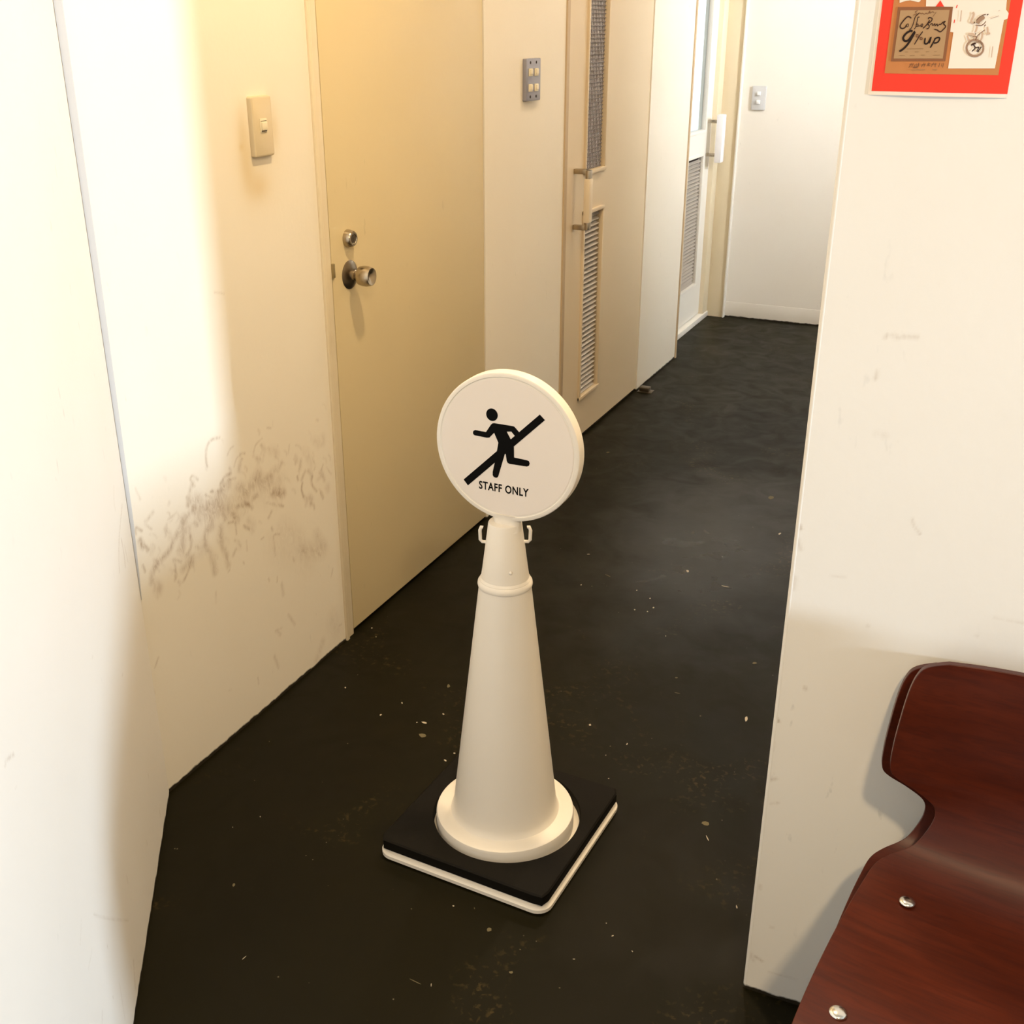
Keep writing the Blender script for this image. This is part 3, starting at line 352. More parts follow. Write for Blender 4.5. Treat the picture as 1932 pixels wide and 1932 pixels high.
bm = bmesh.new(); lathe(bm, [(.010, .023), (.0165, .0245), (.0215, .029), (.0235, .038), (.0235, .048), (.0215, .057), (.0200, .0605), (.0185, .0605), (.010, .056), (.0035, .0535)], 56); bm.transform(RK)
kb = loc(obj('door_knob', bm, M_steel, auto=.5), d1)
sp_ = loc(bx('strike_plate', (XL-.01, 2.1455, .925), (XL+.0032, 2.1555, .957), M_brass, None, .001), d1)
loc(bx('door_gap', (XL-.05, 2.1495, 0.0005), (XL-.012, 2.955, .012), M_back), d1)
loc(bx('door_gap', (XL-.05, 2.1456, .012), (XL-.006, 2.1504, 2.022), M_back), d1); loc(bx('door_gap', (XL-.05, 2.9508, .012), (XL-.006, 2.9552, 2.022), M_back), d1)
# second door: frame, leaf with recessed grille strips
bm = bmesh.new(); box(bm, (XL-.09, 3.556, 0), (XL+.005, 3.570, 2.06), .002); box(bm, (XL-.09, 3.570, 0), (XL+.001, 3.592, 2.06), .001); box(bm, (XL-.09, 3.592, 2.025), (XL+.001, 4.473, 2.06), .001)
setp(obj('trim_2', bm, M_trimd, auto=.6), kind='structure')
d2 = empty('door_2', (XL, 4.03, 0), kind='structure')
def door_with_slots(root, x, ya, yb, za, zb, slots, mat, t=.040):
    """leaf built of stiles and rails round its slots; slots share the same y range"""
    bm = bmesh.new(); sa, sb = slots[0][0], slots[0][1]
    box(bm, (x-t, ya, za), (x, sa, zb)); box(bm, (x-t, sb, za), (x, yb, zb))
    zs = sorted([(s[2], s[3]) for s in slots]); z = za
    for a, b in zs: box(bm, (x-t, sa, z), (x, sb, a)); z = b
    box(bm, (x-t, sa, z), (x, sb, zb)); bmesh.ops.remove_doubles(bm, verts=bm.verts, dist=1e-5)
    return loc(obj('door_leaf', bm, mat), root)
def moulding(root, x, s, mat, w=.011, p=.008):
    a, b, z0, z1 = s; bm = bmesh.new()
    box(bm, (x-.01, a-w, z0-w), (x+p, a+.002, z1+w), .002); box(bm, (x-.01, b-.002, z0-w), (x+p, b+w, z1+w), .002)
    box(bm, (x-.01, a-w, z0-w), (x+p+.002, b+w, z0+.002), .002); box(bm, (x-.01, a-w, z1-.002), (x+p+.002, b+w, z1+w), .002)
    return loc(obj('glazing_bead', bm, mat, auto=.6), root)
XD2 = XL-.004
sl_up = (3.765, 3.935, .990, 1.90); sl_lo = (3.772, 3.968, .173, .845)
# the two slots differ a little in width, as seen; leaf takes the narrower bounds
leaf2 = door_with_slots(d2, XD2, 3.595, 4.470, .014, 2.022, [(3.768, 3.955, *sl_up[2:]), (3.768, 3.955, *sl_lo[2:])], M_door2)
sl_up = (3.768, 3.955, .990, 1.90); sl_lo = (3.768, 3.955, .173, .845)
for s in (sl_up, sl_lo): moulding(d2, XD2, s, M_door2)
loc(bx('door_gap', (XL-.05, 3.592, 0.0005), (XL-.010, 4.473, .014), M_back), d2)
loc(bx('door_gap', (XL-.05, 3.5922, .014), (XL-.006, 3.5952, 2.022), M_back), d2)
def louvre(root, x, s, pitch, mat, backmat, tilt=.6):
    back = loc(bx('louvre_backing', (x-.026, s[0], s[2]), (x-.022, s[1], s[3]), backmat), root)
    n = int((s[3]-s[2])/pitch); me = None
    for i in range(n):
        z = s[2]+pitch*(i+.5)
        if me is None:
            bm = bmesh.new(); L = s[1]-s[0]-.012
            M = Matrix.Rotation(tilt, 4, 'Y'); box(bm, (-.0085, -L/2, -.0022), (.0085, L/2, .0022), .0012); bm.transform(M)
            me = bpy.data.meshes.new('slat'); bm.to_mesh(me); bm.free(); me.materials.append(mat.m)
        o = bpy.data.objects.new('slat', me); COL.objects.link(o); o.parent = back; o.location = (x-.0115, (s[0]+s[1])/2-.002, z)
    return back
louvre(d2, XD2, sl_lo, .0180, M_slat, M_back)
def mesh_grille(root, x, s, pz, py, mat, backmat):
    pane = loc(bx('mesh_pane', (x-.014, s[0], s[2]), (x-.010, s[1], s[3]), backmat), root)
    bm = bmesh.new(); z = s[2]+pz*.3
    while z < s[3]: box(bm, (x-.0095, s[0], z), (x-.0065, s[1], z+pz*.24)); z += pz
    y = s[0]+py*.5
    while y < s[1]: box(bm, (x-.0100, y, s[2]), (x-.0080, y+py*.26, s[3])); y += py
    g = loc(obj('mesh_wires', bm, mat), root); g['kind'] = 'stuff'; return g
mesh_grille(d2, XD2, sl_up, .0128, .0150, M_meshback, M_mesh)
# pull handle on door two
hd = empty('pull_handle', (XL, 3.675, .91)); hd.parent = d2; hd.matrix_parent_inverse = Matrix.Translation(d2.location).inverted()
def loc2(o, p): # child of a nested empty, geometry in world space
    o.parent = p; o.matrix_parent_inverse = Matrix.Translation(Vector(p.location)).inverted(); return o
bm = bmesh.new()
for z in (1.003, .817):
    sgn = -1 if z > .9 else 1
    box(bm, (XD2, 3.662, z-.0085), (XD2+.048, 3.684, z+.0085), .003)
    box(bm, (XD2+.044, 3.658, min(z, z+sgn*.026)-.006), (XD2+.060, 3.686, max(z, z+sgn*.026)+.006), .004)
loc2(obj('handle_post', bm, M_steel, auto=.6), hd)
loc2(bx('grip', (XD2+.040, 3.655, .834), (XD2+.063, 3.689, .982), M_hgrip, None, .007), hd)
bm = bmesh.new(); box(bm, (XD2-.001, 3.650, .812), (XD2+.0015, 3.700, 1.008), .0008)
# (the posts sit straight on the leaf; no backplate)
bm.free()
# door stop on the floor at the hinge side of door two
st = empty('door_stop', (XL+.02, 4.475, 0), label='small brass door stop on the floor below the louvred door corner', cat='door stop')
bm = bmesh.new(); box(bm, (-.012, -.022, 0), (.052, .028, .0035), .0012); bp = obj('base_plate', bm, M_dsteel, st, auto=.6)
bm = bmesh.new(); box(bm, (-.005, -.015, .0035), (.040, .020, .022), .005); obj('stop_block', bm, M_dsteel, st, auto=.6)
# end trim of the rear wall stretch and recess of door three
bm = bmesh.new(); box(bm, (XL-.10, 5.045, 0), (XL+.006, 5.062, H), .002); setp(obj('trim_4', bm, M_trimd, auto=.6), kind='structure')
bx('trim_5', (XL-.06, 5.062, 0), (XL-.012, 5.078, H), M_trim, None, .001, kind='structure')
XW = -1.49; XD3 = XW-.03
bx('trim_6', (XD3-.06, 5.06, 0), (XW, 5.99, .028), M_door3, None, .003, kind='structure')     # white threshold
d3 = empty('door_3', (XD3, 5.5, 0), kind='structure')
s3u = (5.46, 5.745, .985, 1.95); s3l = (5.46, 5.725, .215, .862)
leaf3 = door_with_slots(d3, XD3, 5.085, 5.862, .034, 2.03, [(5.46, 5.735, *s3u[2:]), (5.46, 5.735, *s3l[2:])], M_door3, .036)
s3u = (5.46, 5.735, .985, 1.95); s3l = (5.46, 5.735, .215, .862)
for s in (s3u, s3l): moulding(d3, XD3, s, M_door3, .012, .006)
louvre(d3, XD3, s3l, .0180, M_slat, M_back)
gp = loc(bx('glass_pane', (XD3-.020, s3u[0], s3u[2]), (XD3-.016, s3u[1], s3u[3]), M_glass), d3)
hd3 = empty('bar_handle', (XD3, 5.80, .93)); hd3.parent = d3; hd3.matrix_parent_inverse = Matrix.Translation(d3.location).inverted()
loc2(bx('grip', (XD3+.050, 5.765, .825), (XD3+.085, 5.825, 1.055), M_white, None, .006), hd3)
bm = bmesh.new()
for z in (.86, 1.02): box(bm, (XD3, 5.785, z-.008), (XD3+.052, 5.805, z+.008), .002)
loc2(obj('handle_post', bm, M_steel, auto=.6), hd3)
bx('trim_7', (XD3-.06, 5.862, .028), (XW-.006, 5.972, H), M_trim, None, .002, kind='structure')
bx('trim_8', (XW-.01, 5.950, 0), (-1.404, 5.972, H), M_trim, None, .002, kind='structure')
bx('trim_9', (-1.4085, 5.940, 0), (-1.400, 5.972, H), M_door3, None, .002, kind='structure')
bx('wall_recess_head', (XD3-.10, 5.062, 2.035), (XW, 5.97, H), M_wallin, kind='structure')
# far wall with its painted skirting ledge
bx('wall_far', (-1.60, 5.97, 0), (1.30, 6.07, H), M_wallin, kind='structure')
bx('baseboard_far', (-1.400, 5.9685, .006), (1.30, 5.972, .085), M_wallin, None, .0015, kind='structure')
# wall on the right, end grain towards the corridor
painted_wall('wall_right', (-.206, YR, 0), (1, 0, 0), 6.7, H, .12, M_wallin, SCUFF_RIGHT, (0.0, .26, 0.0, 1.2), None, .003, 1)
bm = bmesh.new(); tube(bm, [(-.2065, YR+.004, 0), (-.2065, YR+.004, H)], .0045, 10); setp(obj('trim_10', bm, M_wallin, auto=1.0), kind='structure')
# corridor right side and side passage (hidden behind the right wall)
bx('wall_corridor_right', (-.12, YR+.12, 0), (-.02, 4.15, H), M_wallin, kind='structure')
bx('wall_passage_front', (-.02, 4.05, 0), (1.40, 4.15, H), M_wallin, kind='structure')
bm = bmesh.new(); box(bm, (1.20, 4.15, 0), (1.30, 5.97, 1.35)); box(bm, (1.20, 4.15, 2.3), (1.30, 5.97, H)); box(bm, (1.20, 4.15, 1.35), (1.30, 4.45, 2.3)); box(bm, (1.20, 5.60, 1.35), (1.30, 5.97, 2.3))
setp(obj('wall_passage_right', bm, M_wallin), kind='structure')
def window(name, lo, hi, axis, n=1):
    r = empty(name, ((lo[0]+hi[0])/2, (lo[1]+hi[1])/2, lo[2]), kind='structure'); bm = bmesh.new(); f = .04
    a, b = (1 if axis == 0 else 0), 2
    def bb(l2, h2):
        L = list(lo); Hh = list(hi); L[a], L[b] = l2; Hh[a], Hh[b] = h2; box(bm, L, Hh)
    bb((lo[a], lo[b]), (lo[a]+f, hi[b])); bb((hi[a]-f, lo[b]), (hi[a], hi[b])); bb((lo[a]+f, lo[b]), (hi[a]-f, lo[b]+f)); bb((lo[a]+f, hi[b]-f), (hi[a]-f, hi[b]))
    loc(obj('window_frame', bm, M_white), r)
    c = (lo[axis]+hi[axis])/2; L = list(lo); Hh = list(hi); L[axis] = c-.002; Hh[axis] = c+.002; L[a] += f; Hh[a] -= f; L[b] += f; Hh[b] -= f
    loc(bx('window_pane', L, Hh, M_glass), r)
window('window_1', (1.22, 4.45, 1.35), (1.26, 5.60, 2.3), 0)
# shop room behind the camera: end wall with the glazed street door, back wall, left return
bm = bmesh.new(); box(bm, (6.2, -1.8, 0), (6.3, -.72, H)); box(bm, (6.2, .18, 0), (6.3, 1.407, H)); box(bm, (6.2, -.72, 2.0), (6.3, .18, H)); box(bm, (6.2, -.72, 0), (6.3, .18, .5))
setp(obj('wall_shop_end', bm, M_shop), kind='structure')
window('window_2', (6.23, -.72, .5), (6.27, .18, 2.0), 0)
bx('wall_back', (-.6, -1.8, 0), (6.3, -1.7, H), M_shop, kind='structure')
e_ = cr+ud*LN
bx('wall_left_return', (e_[0]-.1, -1.7, 0), (e_[0], e_[1]+.03, H), M_wallin, kind='structure')
# outer walls behind the doors keep stray daylight out
bx('wall_outer_left', (-2.1, 1.3, 0), (-2.0, 5.0, H), M_wallin, kind='structure')
bm = bmesh.new()
cpoly = [(1.38, 0), (1.38, .715), (1.00, .715), (.92, .675), (.72, .555), (.655, .46), (.645, .25), (.665, .24), (.665, 0)]
prism(bm, cpoly, lambda u, v, w: Vector((.52+w, u, v)), .42); setp(obj('added_shadow_block', bm, M_shop), kind='structure')  # unseen block, added and profiled to cast the shadow low on the walls
# ================================================================== SWITCHES
def rounded_plate(bm, w, h, t, r=.006, bev=.003):
    rings = []
    for ins, x in ((0, 0), (0, t-bev), (bev*.3, t-bev*.3), (bev, t)):
        pts = []; hy, hz, rr = w/2-ins, h/2-ins, max(r-ins, .001)
        for cy_, cz_, a0 in ((hy-rr, hz-rr, 0), (-hy+rr, hz-rr, 90), (-hy+rr, -hz+rr, 180), (hy-rr, -hz+rr, 270)):
            for k in range(6): a = math.radians(a0+90*k/5); pts.append(bm.verts.new((x, cy_+rr*math.cos(a), cz_+rr*math.sin(a))))
        rings.append(pts)
    n = len(rings[0])
    for p, q in zip(rings[:-1], rings[1:]):
        for k in range(n): bm.faces.new((p[k], p[(k+1) % n], q[(k+1) % n], q[k]))
    bm.faces.new(rings[0][::-1]); bm.faces.new(rings[-1])
# yellowed single switch
s1 = empty('light_switch', (XL, 1.9175, 1.269), label='yellowed beige light switch plate with one small key beside the first door', cat='light switch')
bm = bmesh.new(); rounded_plate(bm, .066, .114, .011, .005, .004); obj('plate', bm, M_beige, s1, auto=.5)
bm = bmesh.new(); box(bm, (.0105, -.011, -.011), (.0125, .011, .015), .0006); box(bm, (.011, -.0085, -.0065), (.0155, .0085, .0085), .001); obj('key', bm, M_bkey, s1, auto=.6)
bm = bmesh.new(); box(bm, (.0108, -.009, -.0098), (.0130, .009, -.0075)); box(bm, (.0108, -.0095, .0100), (.01285, .0095, .0110)); obj('key_slot', bm, M_dsteel, s1)
# grey metal four key switch
s2 = empty('light_switch', (XL, 3.272, 1.307), label='grey metal switch plate with four pale keys between two corridor doors', cat='light switch')
bm = bmesh.new(); rounded_plate(bm, .108, .118, .012, .004, .0015); obj('plate', bm, M_alu, s2, auto=.5)
for y in (-.024, .020):
    for z in (.021, -.022):
        bm = bmesh.new(); box(bm, (.011, y-.013, z-.0105), (.0145, y+.013, z+.0105), .001); box(bm, (.013, y-.006, z-.006), (.0165, y+.012, z+.008), .0015); obj('key', bm, M_bkey, s2, auto=.6)
for y in (-.024, .020):
    for z in (.048, -.047):
        bm = bmesh.new(); lathe(bm, [(.0042, 0), (.0042, .0012), (.002, .0014)], 12); bm.transform(Matrix.Translation((.0115, y, z)) @ Matrix.Rotation(math.pi/2, 4, 'Y')); obj('screw', bm, M_back, s2)
# white two key switch on the far wall (faces -Y)
s3 = empty('light_switch', (-1.3125, 5.97, 1.1265), -math.pi/2, label='grey white switch plate with two keys on the far end wall', cat='light switch')
bm = bmesh.new(); rounded_plate(bm, .070, .115, .010, .005, .003); obj('plate', bm, M_gplate, s3, auto=.5)
for z in (.022, -.018):
    bm = bmesh.new(); box(bm, (.009, -.0085, z-.0095), (.017, .0085, z+.0085), .0015); obj('key', bm, M_wkey, s3, auto=.6)
# ================================================================== POSTER on the right wall
X0p, X1p, Z0p, Z1p = -.1848, -.0378, 1.3805, 1.585
def PY(x): t = (x-X0p)/(X1p-X0p); return .0003+.0030*math.sin(math.pi*min(max(t, 0), 1))**.7
def PM(x, z, w): t = max(0, min(1, (z-Z0p)/.15)); return Vector((x, YR-PY(x)*(1-.75*t)-w, z))
po = empty('poster', ((X0p+X1p)/2, YR, Z0p), label='red bordered cafe poster with kraft price card and ink drawing on right wall', cat='poster')
def locp(o): o.parent = po; o.matrix_parent_inverse = Matrix.Translation(po.location).inverted(); return o
def sheet(name, x0, x1, z0, z1, w, mat, th=.0006):
    bm = bmesh.new(); n, k = 24, 8; F = [[bm.verts.new(PM(x0+(x1-x0)*i/n, z0+(z1-z0)*j/k, w+th)) for i in range(n+1)] for j in range(k+1)]
    Bk = [[bm.verts.new(PM(x0+(x1-x0)*i/n, z0+(z1-z0)*j/k, w)) for i in range(n+1)] for j in range(k+1)]
    for j in range(k):
        for i in range(n):
            bm.faces.new((F[j][i], F[j][i+1], F[j+1][i+1], F[j+1][i])); bm.faces.new((Bk[j][i], Bk[j+1][i], Bk[j+1][i+1], Bk[j][i+1]))
    for i in range(n): bm.faces.new((F[0][i], Bk[0][i], Bk[0][i+1], F[0][i+1])); bm.faces.new((F[k][i], F[k][i+1], Bk[k][i+1], Bk[k][i]))
    for j in range(k): bm.faces.new((F[j][0], F[j+1][0], Bk[j+1][0], Bk[j][0])); bm.faces.new((F[j][n], Bk[j][n], Bk[j+1][n], F[j+1][n]))
    return locp(obj(name, bm, mat, smooth=False))
def poly(name, pts, w, mat, th=.0003):
    # subdivide edges so that the piece follows the bow of the sheet
    q = []
    for a, b in zip(pts, pts[1:]+pts[:1]):
        for i in range(6): q.append((a[0]+(b[0]-a[0])*i/6, a[1]+(b[1]-a[1])*i/6))
    bm = bmesh.new(); prism(bm, q, PM, w, 0)
    # front only needs depth w from the wall side
    return locp(obj(name, bm, mat))
M_paper = plain('warm_white_paper', (.80, .70, .58), .7, .2); M_red = plain('red_ink', (.78, .040, .018), .6, .3); M_kraft = plain('orange_brown_kraft', (.52, .20, .065), .7, .2, 0, .06)
M_card = plain('tan_card', (.42, .255, .125), .7, .2, 0, .06); M_cardb = plain('brown_card_frame', (.26, .105, .045), .7, .2, 0, .1)
IK = {'k': plain('black_ink', (.018, .008, .005), .6, .2), 'd': plain('dark_brown_ink', (.045, .018, .010), .6, .2), 'm': plain('brown_ink', (.17, .075, .035), .6, .2), 'f': plain('faint_ink', (.29, .165, .075), .6, .2),
      'g': plain('sepia_wash', (.33, .20, .125), .6, .2), 'l': plain('pale_sepia_wash', (.55, .38, .26), .6, .2), 'r': M_red}
sheet('backing_sheet', X0p, X1p, Z0p, Z1p, 0, M_paper, .0008)
sheet('red_border', -.1812, X1p+.0002, 1.3845, Z1p-.004, .0009, M_red, .0002)
sheet('kraft_panel', -.1692, -.0498, 1.4035, Z1p-.018, .0012, M_kraft, .0002)
poly('drawing_sheet', WHITE_SHEET, .0018, M_paper)
poly('upper_sheet', TOPWHITE, .0019, M_paper)
poly('triangle', TRI, .0021, M_red)
poly('price_card', CARD, .0021, M_cardb)
poly('card_field', CARD_IN, .0023, M_card)
bmd = {}
for c_, w_, pts_ in INK: ribbon(bmd.setdefault(c_, bmesh.new()), pts_, w_*(1.5 if c_ in 'gl' else 1.2), PM, .0026)
nm_ = {'k': 'bold_lettering', 'd': 'dark_lettering', 'm': 'brown_lettering', 'f': 'faint_lettering', 'g': 'drawing_lines', 'l': 'drawing_wash', 'r': 'red_marks'}
for c_, b_ in bmd.items(): setp(locp(obj(nm_[c_], b_, IK[c_])), kind='stuff')
# ================================================================== CONE SIGN
AX, AY = -.7315, 1.6055
cs = empty('cone_sign', (AX, AY, 0), 0, label='white traffic cone with round STAFF ONLY running figure sign on top', cat='sign')
def locc(o): o.parent = cs; o.matrix_parent_inverse = Matrix.Translation(cs.location).inverted(); return o
def rrect(hx, hy, r, n=7):
    out = []
    for cx_, cy_, a0 in ((hx-r, hy-r, 0), (-hx+r, hy-r, 90), (-hx+r, -hy+r, 180), (hx-r, -hy+r, 270)):
        for i in range(n+1): a = math.radians(a0+90*i/n); out.append((cx_+r*math.cos(a), cy_+r*math.sin(a)))
    return out
BR = math.radians(-3.2)
def stack_rrect(bm, layers, M=None):
    rings = []
    for h, r, z in layers: rings.append([bm.verts.new((M @ Vector((x, y, z))) if M else (x, y, z)) for x, y in rrect(h, h, r)])
    for a, b in zip(rings[:-1], rings[1:]):
        n = len(a)
        for i in range(n): bm.faces.new((a[i], a[(i+1) % n], b[(i+1) % n], b[i]))
    bm.faces.new(rings[0][::-1]); return rings[-1]
BC = Vector((-.734, 1.601, 0)); MB = Matrix.Translation(BC) @ Matrix.Rotation(BR, 4, 'Z')
bm = bmesh.new(); top = stack_rrect(bm, [(.1735, .027, .001), (.1785, .029, .0040), (.1785, .029, .0110), (.1765, .028, .0130), (.1700, .025, .0142), (.1695, .025, .0195)], MB); bm.faces.new(top)
locc(obj('base_plate', bm, M_plastic, auto=.7))
bm = bmesh.new(); lathe(bm, [(.134, .0190), (.134, .050), (.1325, .0545), (.128, .0565), (.112, .0565), (.105, .0585), (.1015, .064), (.0995, .074), (.0480, .530), (.0455, .555), (.030, .58)], 96, Matrix.Translation((AX, AY, 0)))
locc(obj('cone_body', bm, M_plastic, auto=.45))
bm = bmesh.new(); lathe(bm, [(.0455, .541), (.0485, .5425), (.0492, .546), (.0485, .550), (.0460, .5535), (.0432, .557), (.0405, .575), (.0295, .662), (.0285, .664), (.020, .664)], 72, Matrix.Translation((AX, AY, 0)))
locc(obj('collar', bm, M_plastic, auto=.5))
# small moulded dots and the two side hooks
bm = bmesh.new(); dv = Vector((.31, -.95, 0)).normalized(); bmesh.ops.create_uvsphere(bm, u_segments=12, v_segments=8, radius=.0032, matrix=Matrix.Translation(Vector((AX, AY, .583))+Vector((.62, -.78, 0)).normalized()*.0392)); locc(obj('moulded_dot', bm, M_plastic, smooth=True))
LAT = Vector((.955, .29, 0))
def hook(sg, z0):
    f = Vector((0, -1, 0)); d = LAT*sg; base = Vector((AX, AY, z0)); r0 = .0335
    pts = [base+d*(r0-.004), base+d*(r0+.007), base+d*(r0+.0105)+Vector((0, 0, .004)), base+d*(r0+.0110)+Vector((0, 0, .022)), base+d*(r0+.0085)+Vector((0, 0, .0285)), base+d*(r0+.0055)+Vector((0, 0, .0275))]
    bm = bmesh.new(); tube(bm, pts, .0031, 8); return locc(obj('hook', bm, M_plastic, auto=.9))
hook(-1, .623); hook(1, .628)
# round sign plate
DC = Vector((-.7235, 1.604, .8040)); DR = .1315; DT = .0255; DA = math.radians(0.0)
MD = Matrix.Translation(DC) @ Matrix.Rotation(DA, 4, 'Z') @ Matrix.Rotation(math.pi/2, 4, 'X')     # local +z -> world -Y
bm = bmesh.new(); hh = DT/2
lathe(bm, [(DR-.004, -hh), (DR, -hh+.004), (DR, hh-.003), (DR-.0008, hh-.001), (DR-.003, hh), (DR-.0075, hh), (DR-.0085, hh-.0012), (DR-.0105, hh-.0014), (.05, hh-.0014)], 128, MD)
disc = locc(obj('sign_disc', bm, M_plastic, auto=.5))
bm = bmesh.new(); lathe(bm, [(DR-.0110, hh-.0016), (DR-.0110, hh-.0008), (DR-.0125, hh-.0007)], 128, MD); face = obj('sign_face', bm, M_face); face.parent = disc
bm = bmesh.new(); lathe(bm, [(.0250, .652), (.0245, .664), (.0262, .672), (.031, .679), (.036, .6825)], 48, Matrix.Translation((AX+.006, AY-.004, 0))); 
for v in bm.verts: v.co.y = AY-.004+(v.co.y-(AY-.004))*(.9 if v.co.z < .66 else .46 if v.co.z < .675 else .34)
locc(obj('neck', bm, M_plastic, auto=.8))
YF = DC.y-hh+.0007
def FM(x, z, w): return Vector((x, YF-w, z))
def sx(P, dy=YF, k=1.0): return P
DX, DZ = PICT_SHIFT
def sh(L): return [(a+DX, b+DZ) for a, b in L]
bm = bmesh.new(); prism(bm, sh(BAR), FM, .00045); prism(bm, sh(BODY), FM, .0003)
hc = (sum(a for a, b in HEAD)/4+DX, sum(b for a, b in HEAD)/4+DZ); prism(bm, [(hc[0]+.0106*math.cos(t*math.pi/18), hc[1]+.0109*math.sin(t*math.pi/18)) for t in range(36)], FM, .0003)
bmesh.ops.triangulate(bm, faces=[f for f in bm.faces if len(f.verts) > 4])
pg = obj('running_figure', bm, M_black); pg.parent = disc
cu = bpy.data.curves.new('lettering', 'FONT'); cu.body = 'STAFF ONLY'; cu.size = 1; cu.align_x = 'CENTER'; cu.offset = .026; cu.extrude = 0; cu.resolution_u = 4; cu.space_character = 1.10
to = bpy.data.objects.new('lettering_tmp', cu); COL.objects.link(to); dg = bpy.context.evaluated_depsgraph_get(); me = bpy.data.meshes.new_from_object(to.evaluated_get(dg)); bpy.data.objects.remove(to)
xs = [v.co.x for v in me.vertices]; ys = [v.co.y for v in me.vertices]; tw = max(xs)-min(xs); th_ = max(ys)-min(ys); tx0, tx1, tz0, tz1 = TEXTBOX
for v in me.vertices:
    x, y = v.co.x, v.co.y; v.co = FM(tx0+(x-min(xs))/tw*(tx1-tx0)+DX, tz0+(y-min(ys))/th_*(tz1-tz0)+DZ, .0003)
me.materials.clear(); tl = link('lettering', me, M_black); tl.parent = disc
# black rubber weight lying on the base plate
wt = empty('cone_weight', (BC.x, BC.y, .0165), 0, label='square black rubber weight lying over the white base of the cone', cat='weight')
hw = .1725; NA = 96; Hc = Vector((AX+.004, AY, 0)); HR = .1425
def sqring(bm, h, r, z):
    P = [MB @ Vector((x, y, 0)) for x, y in rrect(h, h, r, 10)]; out = []
    for i in range(NA):
        a = 2*math.pi*(i+.5)/NA; d = Vector((math.cos(a), math.sin(a), 0)); best = None
        for p, q in zip(P, P[1:]+P[:1]):
            e = q-p; den = d.x*e.y-d.y*e.x
            if abs(den) < 1e-12: continue
            w = p-Hc; t = (w.x*e.y-w.y*e.x)/den; s_ = (w.x*d.y-w.y*d.x)/den
            if t > 0 and -1e-6 <= s_ <= 1+1e-6: best = t if best is None else min(best, t)
        out.append(bm.verts.new((Hc.x+d.x*best, Hc.y+d.y*best, z)))
    return out
def ciring(bm, r, z): return [bm.verts.new((Hc.x+r*math.cos(2*math.pi*(i+.5)/NA), Hc.y+r*math.sin(2*math.pi*(i+.5)/NA), z)) for i in range(NA)]
bm = bmesh.new(); R_ = [sqring(bm, hw, .012, .0200), sqring(bm, hw+.0015, .012, .022), sqring(bm, hw+.0015, .012, .0400), sqring(bm, hw-.0015, .010, .0425), ciring(bm, HR+.002, .0425), ciring(bm, HR, .0400), ciring(bm, HR, .0200)]
for a, c_ in zip(R_, R_[1:]+R_[:1]):
    for i in range(NA): bm.faces.new((a[i], a[(i+1) % NA], c_[(i+1) % NA], c_[i]))
o = obj('rubber_slab', bm, M_rubber, auto=.6); o.parent = wt; o.matrix_parent_inverse = Matrix.Translation(wt.location).inverted()
# ================================================================== CHAIRS (two stacked plywood shells)
ZO = -.04
def shell_mesh():
    # profile: (y, z, halfwidth) from the front edge of the seat up to the top of the back; local -y is the front
    C = [(-.385, .415, .178), (-.375, .430, .184), (-.345, .441, .188), (-.27, .443, .190), (-.18, .437, .190), (-.10, .434, .187), (-.045, .437, .182), (-.012, .4435, .176), (.006, .4515, .163),
         (.024, .466, .139), (.038, .486, .127), (.048, .506, .1215), (.054, .522, .126), (.058, .536, .148), (.061, .549, .172), (.063, .561, .184), (.066, .59, .186), (.072, .63, .184), (.078, .672, .180), (.082, .696, .174), (.0835, .708, .164), (.0840, .715, .140)]
    C = [(a, c+ZO, w) for a, c, w in C]
    P = smooth_path([(c[0], c[1], c[2]) for c in C], 5); nt = 28
    bm = bmesh.new(); G = []
    for i, p in enumerate(P):
        row = []
        for j in range(nt+1):
            t = -1+2*j/nt; w = p.z; x = w*t
            y, z = p.x, p.y
            kb = max(0, min(1, (z-ZO-.47)/.08))              # how much of the row belongs to the back
            y -= kb*.020*(t*w/.18)**2                      # the back wraps forward slightly
            z += (1-kb)*(.010*(t*w/.2)**2)*(1 if y > -.33 else .4)  # dished seat
            if z-ZO > .64: z += .010*(1-(x/.18)**2)*min(1, (z-ZO-.64)/.05)
            row.append(bm.verts.new((x, y, z)))
        G.append(row)
    for a, b in zip(G[:-1], G[1:]):
        for j in range(nt): bm.faces.new((a[j], a[j+1], b[j+1], b[j]))
    bmesh.ops.recalc_face_normals(bm, faces=bm.faces)
    if sum(f.normal.z for f in bm.faces) < 0: bmesh.ops.reverse_faces(bm, faces=bm.faces)
    bmesh.ops.solidify(bm, geom=bm.faces[:], thickness=.0105)
    return bm
def seat_z(x, y): return ZO+.4375+.010*(x/.2)**2
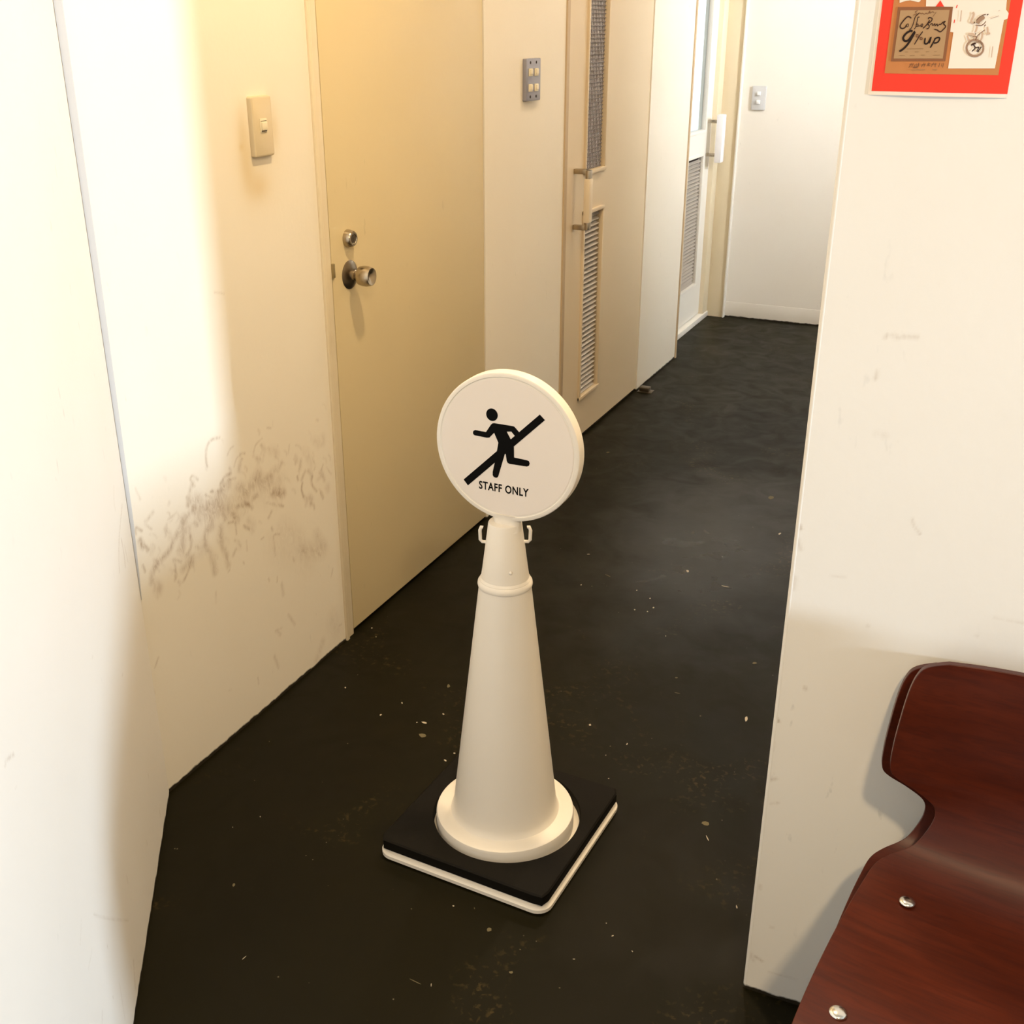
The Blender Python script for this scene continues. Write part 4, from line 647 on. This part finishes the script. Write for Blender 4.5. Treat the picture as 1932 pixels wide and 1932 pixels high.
def make_chair():
    r = empty('plywood_chair', (0, 0, 0))
    bm = shell_mesh(); bmesh.ops.recalc_face_normals(bm, faces=bm.faces)
    for f in bm.faces: f.smooth = True
    for e in bm.edges:
        if len(e.link_faces) == 2 and e.calc_face_angle(0) > .8: e.smooth = False
    me = bpy.data.meshes.new('seat_shell'); bm.to_mesh(me); bm.free(); sh_ = link('seat_shell', me, [M_wood, M_woode], r)
    bv = sh_.modifiers.new('edge', 'BEVEL'); bv.width = .0022; bv.segments = 2; bv.limit_method = 'ANGLE'; bv.angle_limit = .8
    bm = bmesh.new(); bmesh.ops.create_uvsphere(bm, u_segments=20, v_segments=10, radius=1)
    for v in bm.verts: v.co = Vector((v.co.x*.0105, v.co.y*.0105, max(v.co.z, -.2)*.0042))
    mr = bpy.data.meshes.new('rivet'); bm.to_mesh(mr); bm.free(); mr.materials.append(M_chrome.m)
    for f in mr.polygons: f.use_smooth = True
    for x, y in ((-.1245, -.052), (.1245, -.052), (-.150, -.275), (.150, -.275)):
        o = bpy.data.objects.new('rivet', mr); COL.objects.link(o); o.parent = r; o.location = (x, y, seat_z(x, y)+(.0015 if y > -.1 else .0065))
    for sg in (-1, 1):
        bm = bmesh.new(); x = sg*.155
        tube(bm, smooth_path([(x, -.30, .362), (x, -.02, .362), (x+sg*.005, .02, .355), (x+sg*.03, .10, .02), (x+sg*.03, .11, .013)], 5), .0105, 12); obj('leg', bm, M_dsteel, r, auto=1.0)
        bm = bmesh.new(); tube(bm, smooth_path([(x, -.28, .362), (x, -.31, .360), (x+sg*.005, -.33, .33), (x+sg*.02, -.36, .02), (x+sg*.02, -.362, .013)], 5), .0105, 12); obj('leg', bm, M_dsteel, r, auto=1.0)
    for y in (-.27, -.06):
        bm = bmesh.new(); tube(bm, [(-.155, y, .362), (.155, y, .362)], .0085, 10); obj('crossbar', bm, M_dsteel, r, auto=1.0)
    return r
def copy_tree(o, parent=None):
    c = o.copy(); COL.objects.link(c); c.parent = parent
    for ch in o.children: copy_tree(ch, c)
    return c
ch1 = make_chair(); ch1.location = CH1[:3]; ch1.rotation_euler = (0, 0, math.radians(CH1[3]))
setp(ch1, 'red-brown plywood shell chair on top of the stack, seat and rivets in view', 'chair', 'stacked plywood chairs')
ch2 = copy_tree(ch1); ch2.location = CH2[:3]; ch2.rotation_euler = (0, 0, math.radians(CH2[3]))
setp(ch2, 'lower plywood chair whose edges peep out beneath the top chair', 'chair', 'stacked plywood chairs')
# ================================================================== FLOOR FLECKS
bm = bmesh.new(); bm2 = bmesh.new()
for x, y, a, b, c_, d_, br in FLECKS:
    n = 7; O = Vector((x, y, 0)); A_ = Vector((a, b, 0)); B_ = Vector((c_, d_, 0)); T_ = bm if br > .45 else bm2; q = []
    for i in range(n):
        t = 2*math.pi*i/n; k = .5*random.uniform(.6, 1.1); q.append(T_.verts.new(O+A_*(.5+k*math.cos(t))+B_*(.5+k*math.sin(t))+Vector((0, 0, .0006))))
    lo = [T_.verts.new((v.co.x, v.co.y, 0.0)) for v in q]; T_.faces.new(q)
    for i in range(n): T_.faces.new((lo[i], lo[(i+1) % n], q[(i+1) % n], q[i]))
M_fl1 = plain('pale_fleck', (.48, .42, .32), .7, .2); M_fl2 = plain('dull_fleck', (.13, .11, .06), .7, .2)
setp(obj('paint_fleck', bm, M_fl1), 'small pale paint flecks scattered over the dark floor', 'debris', None, 'stuff')
setp(obj('paint_fleck', bm2, M_fl2), 'dull greenish specks and scratches worn into the dark floor', 'debris', None, 'stuff')
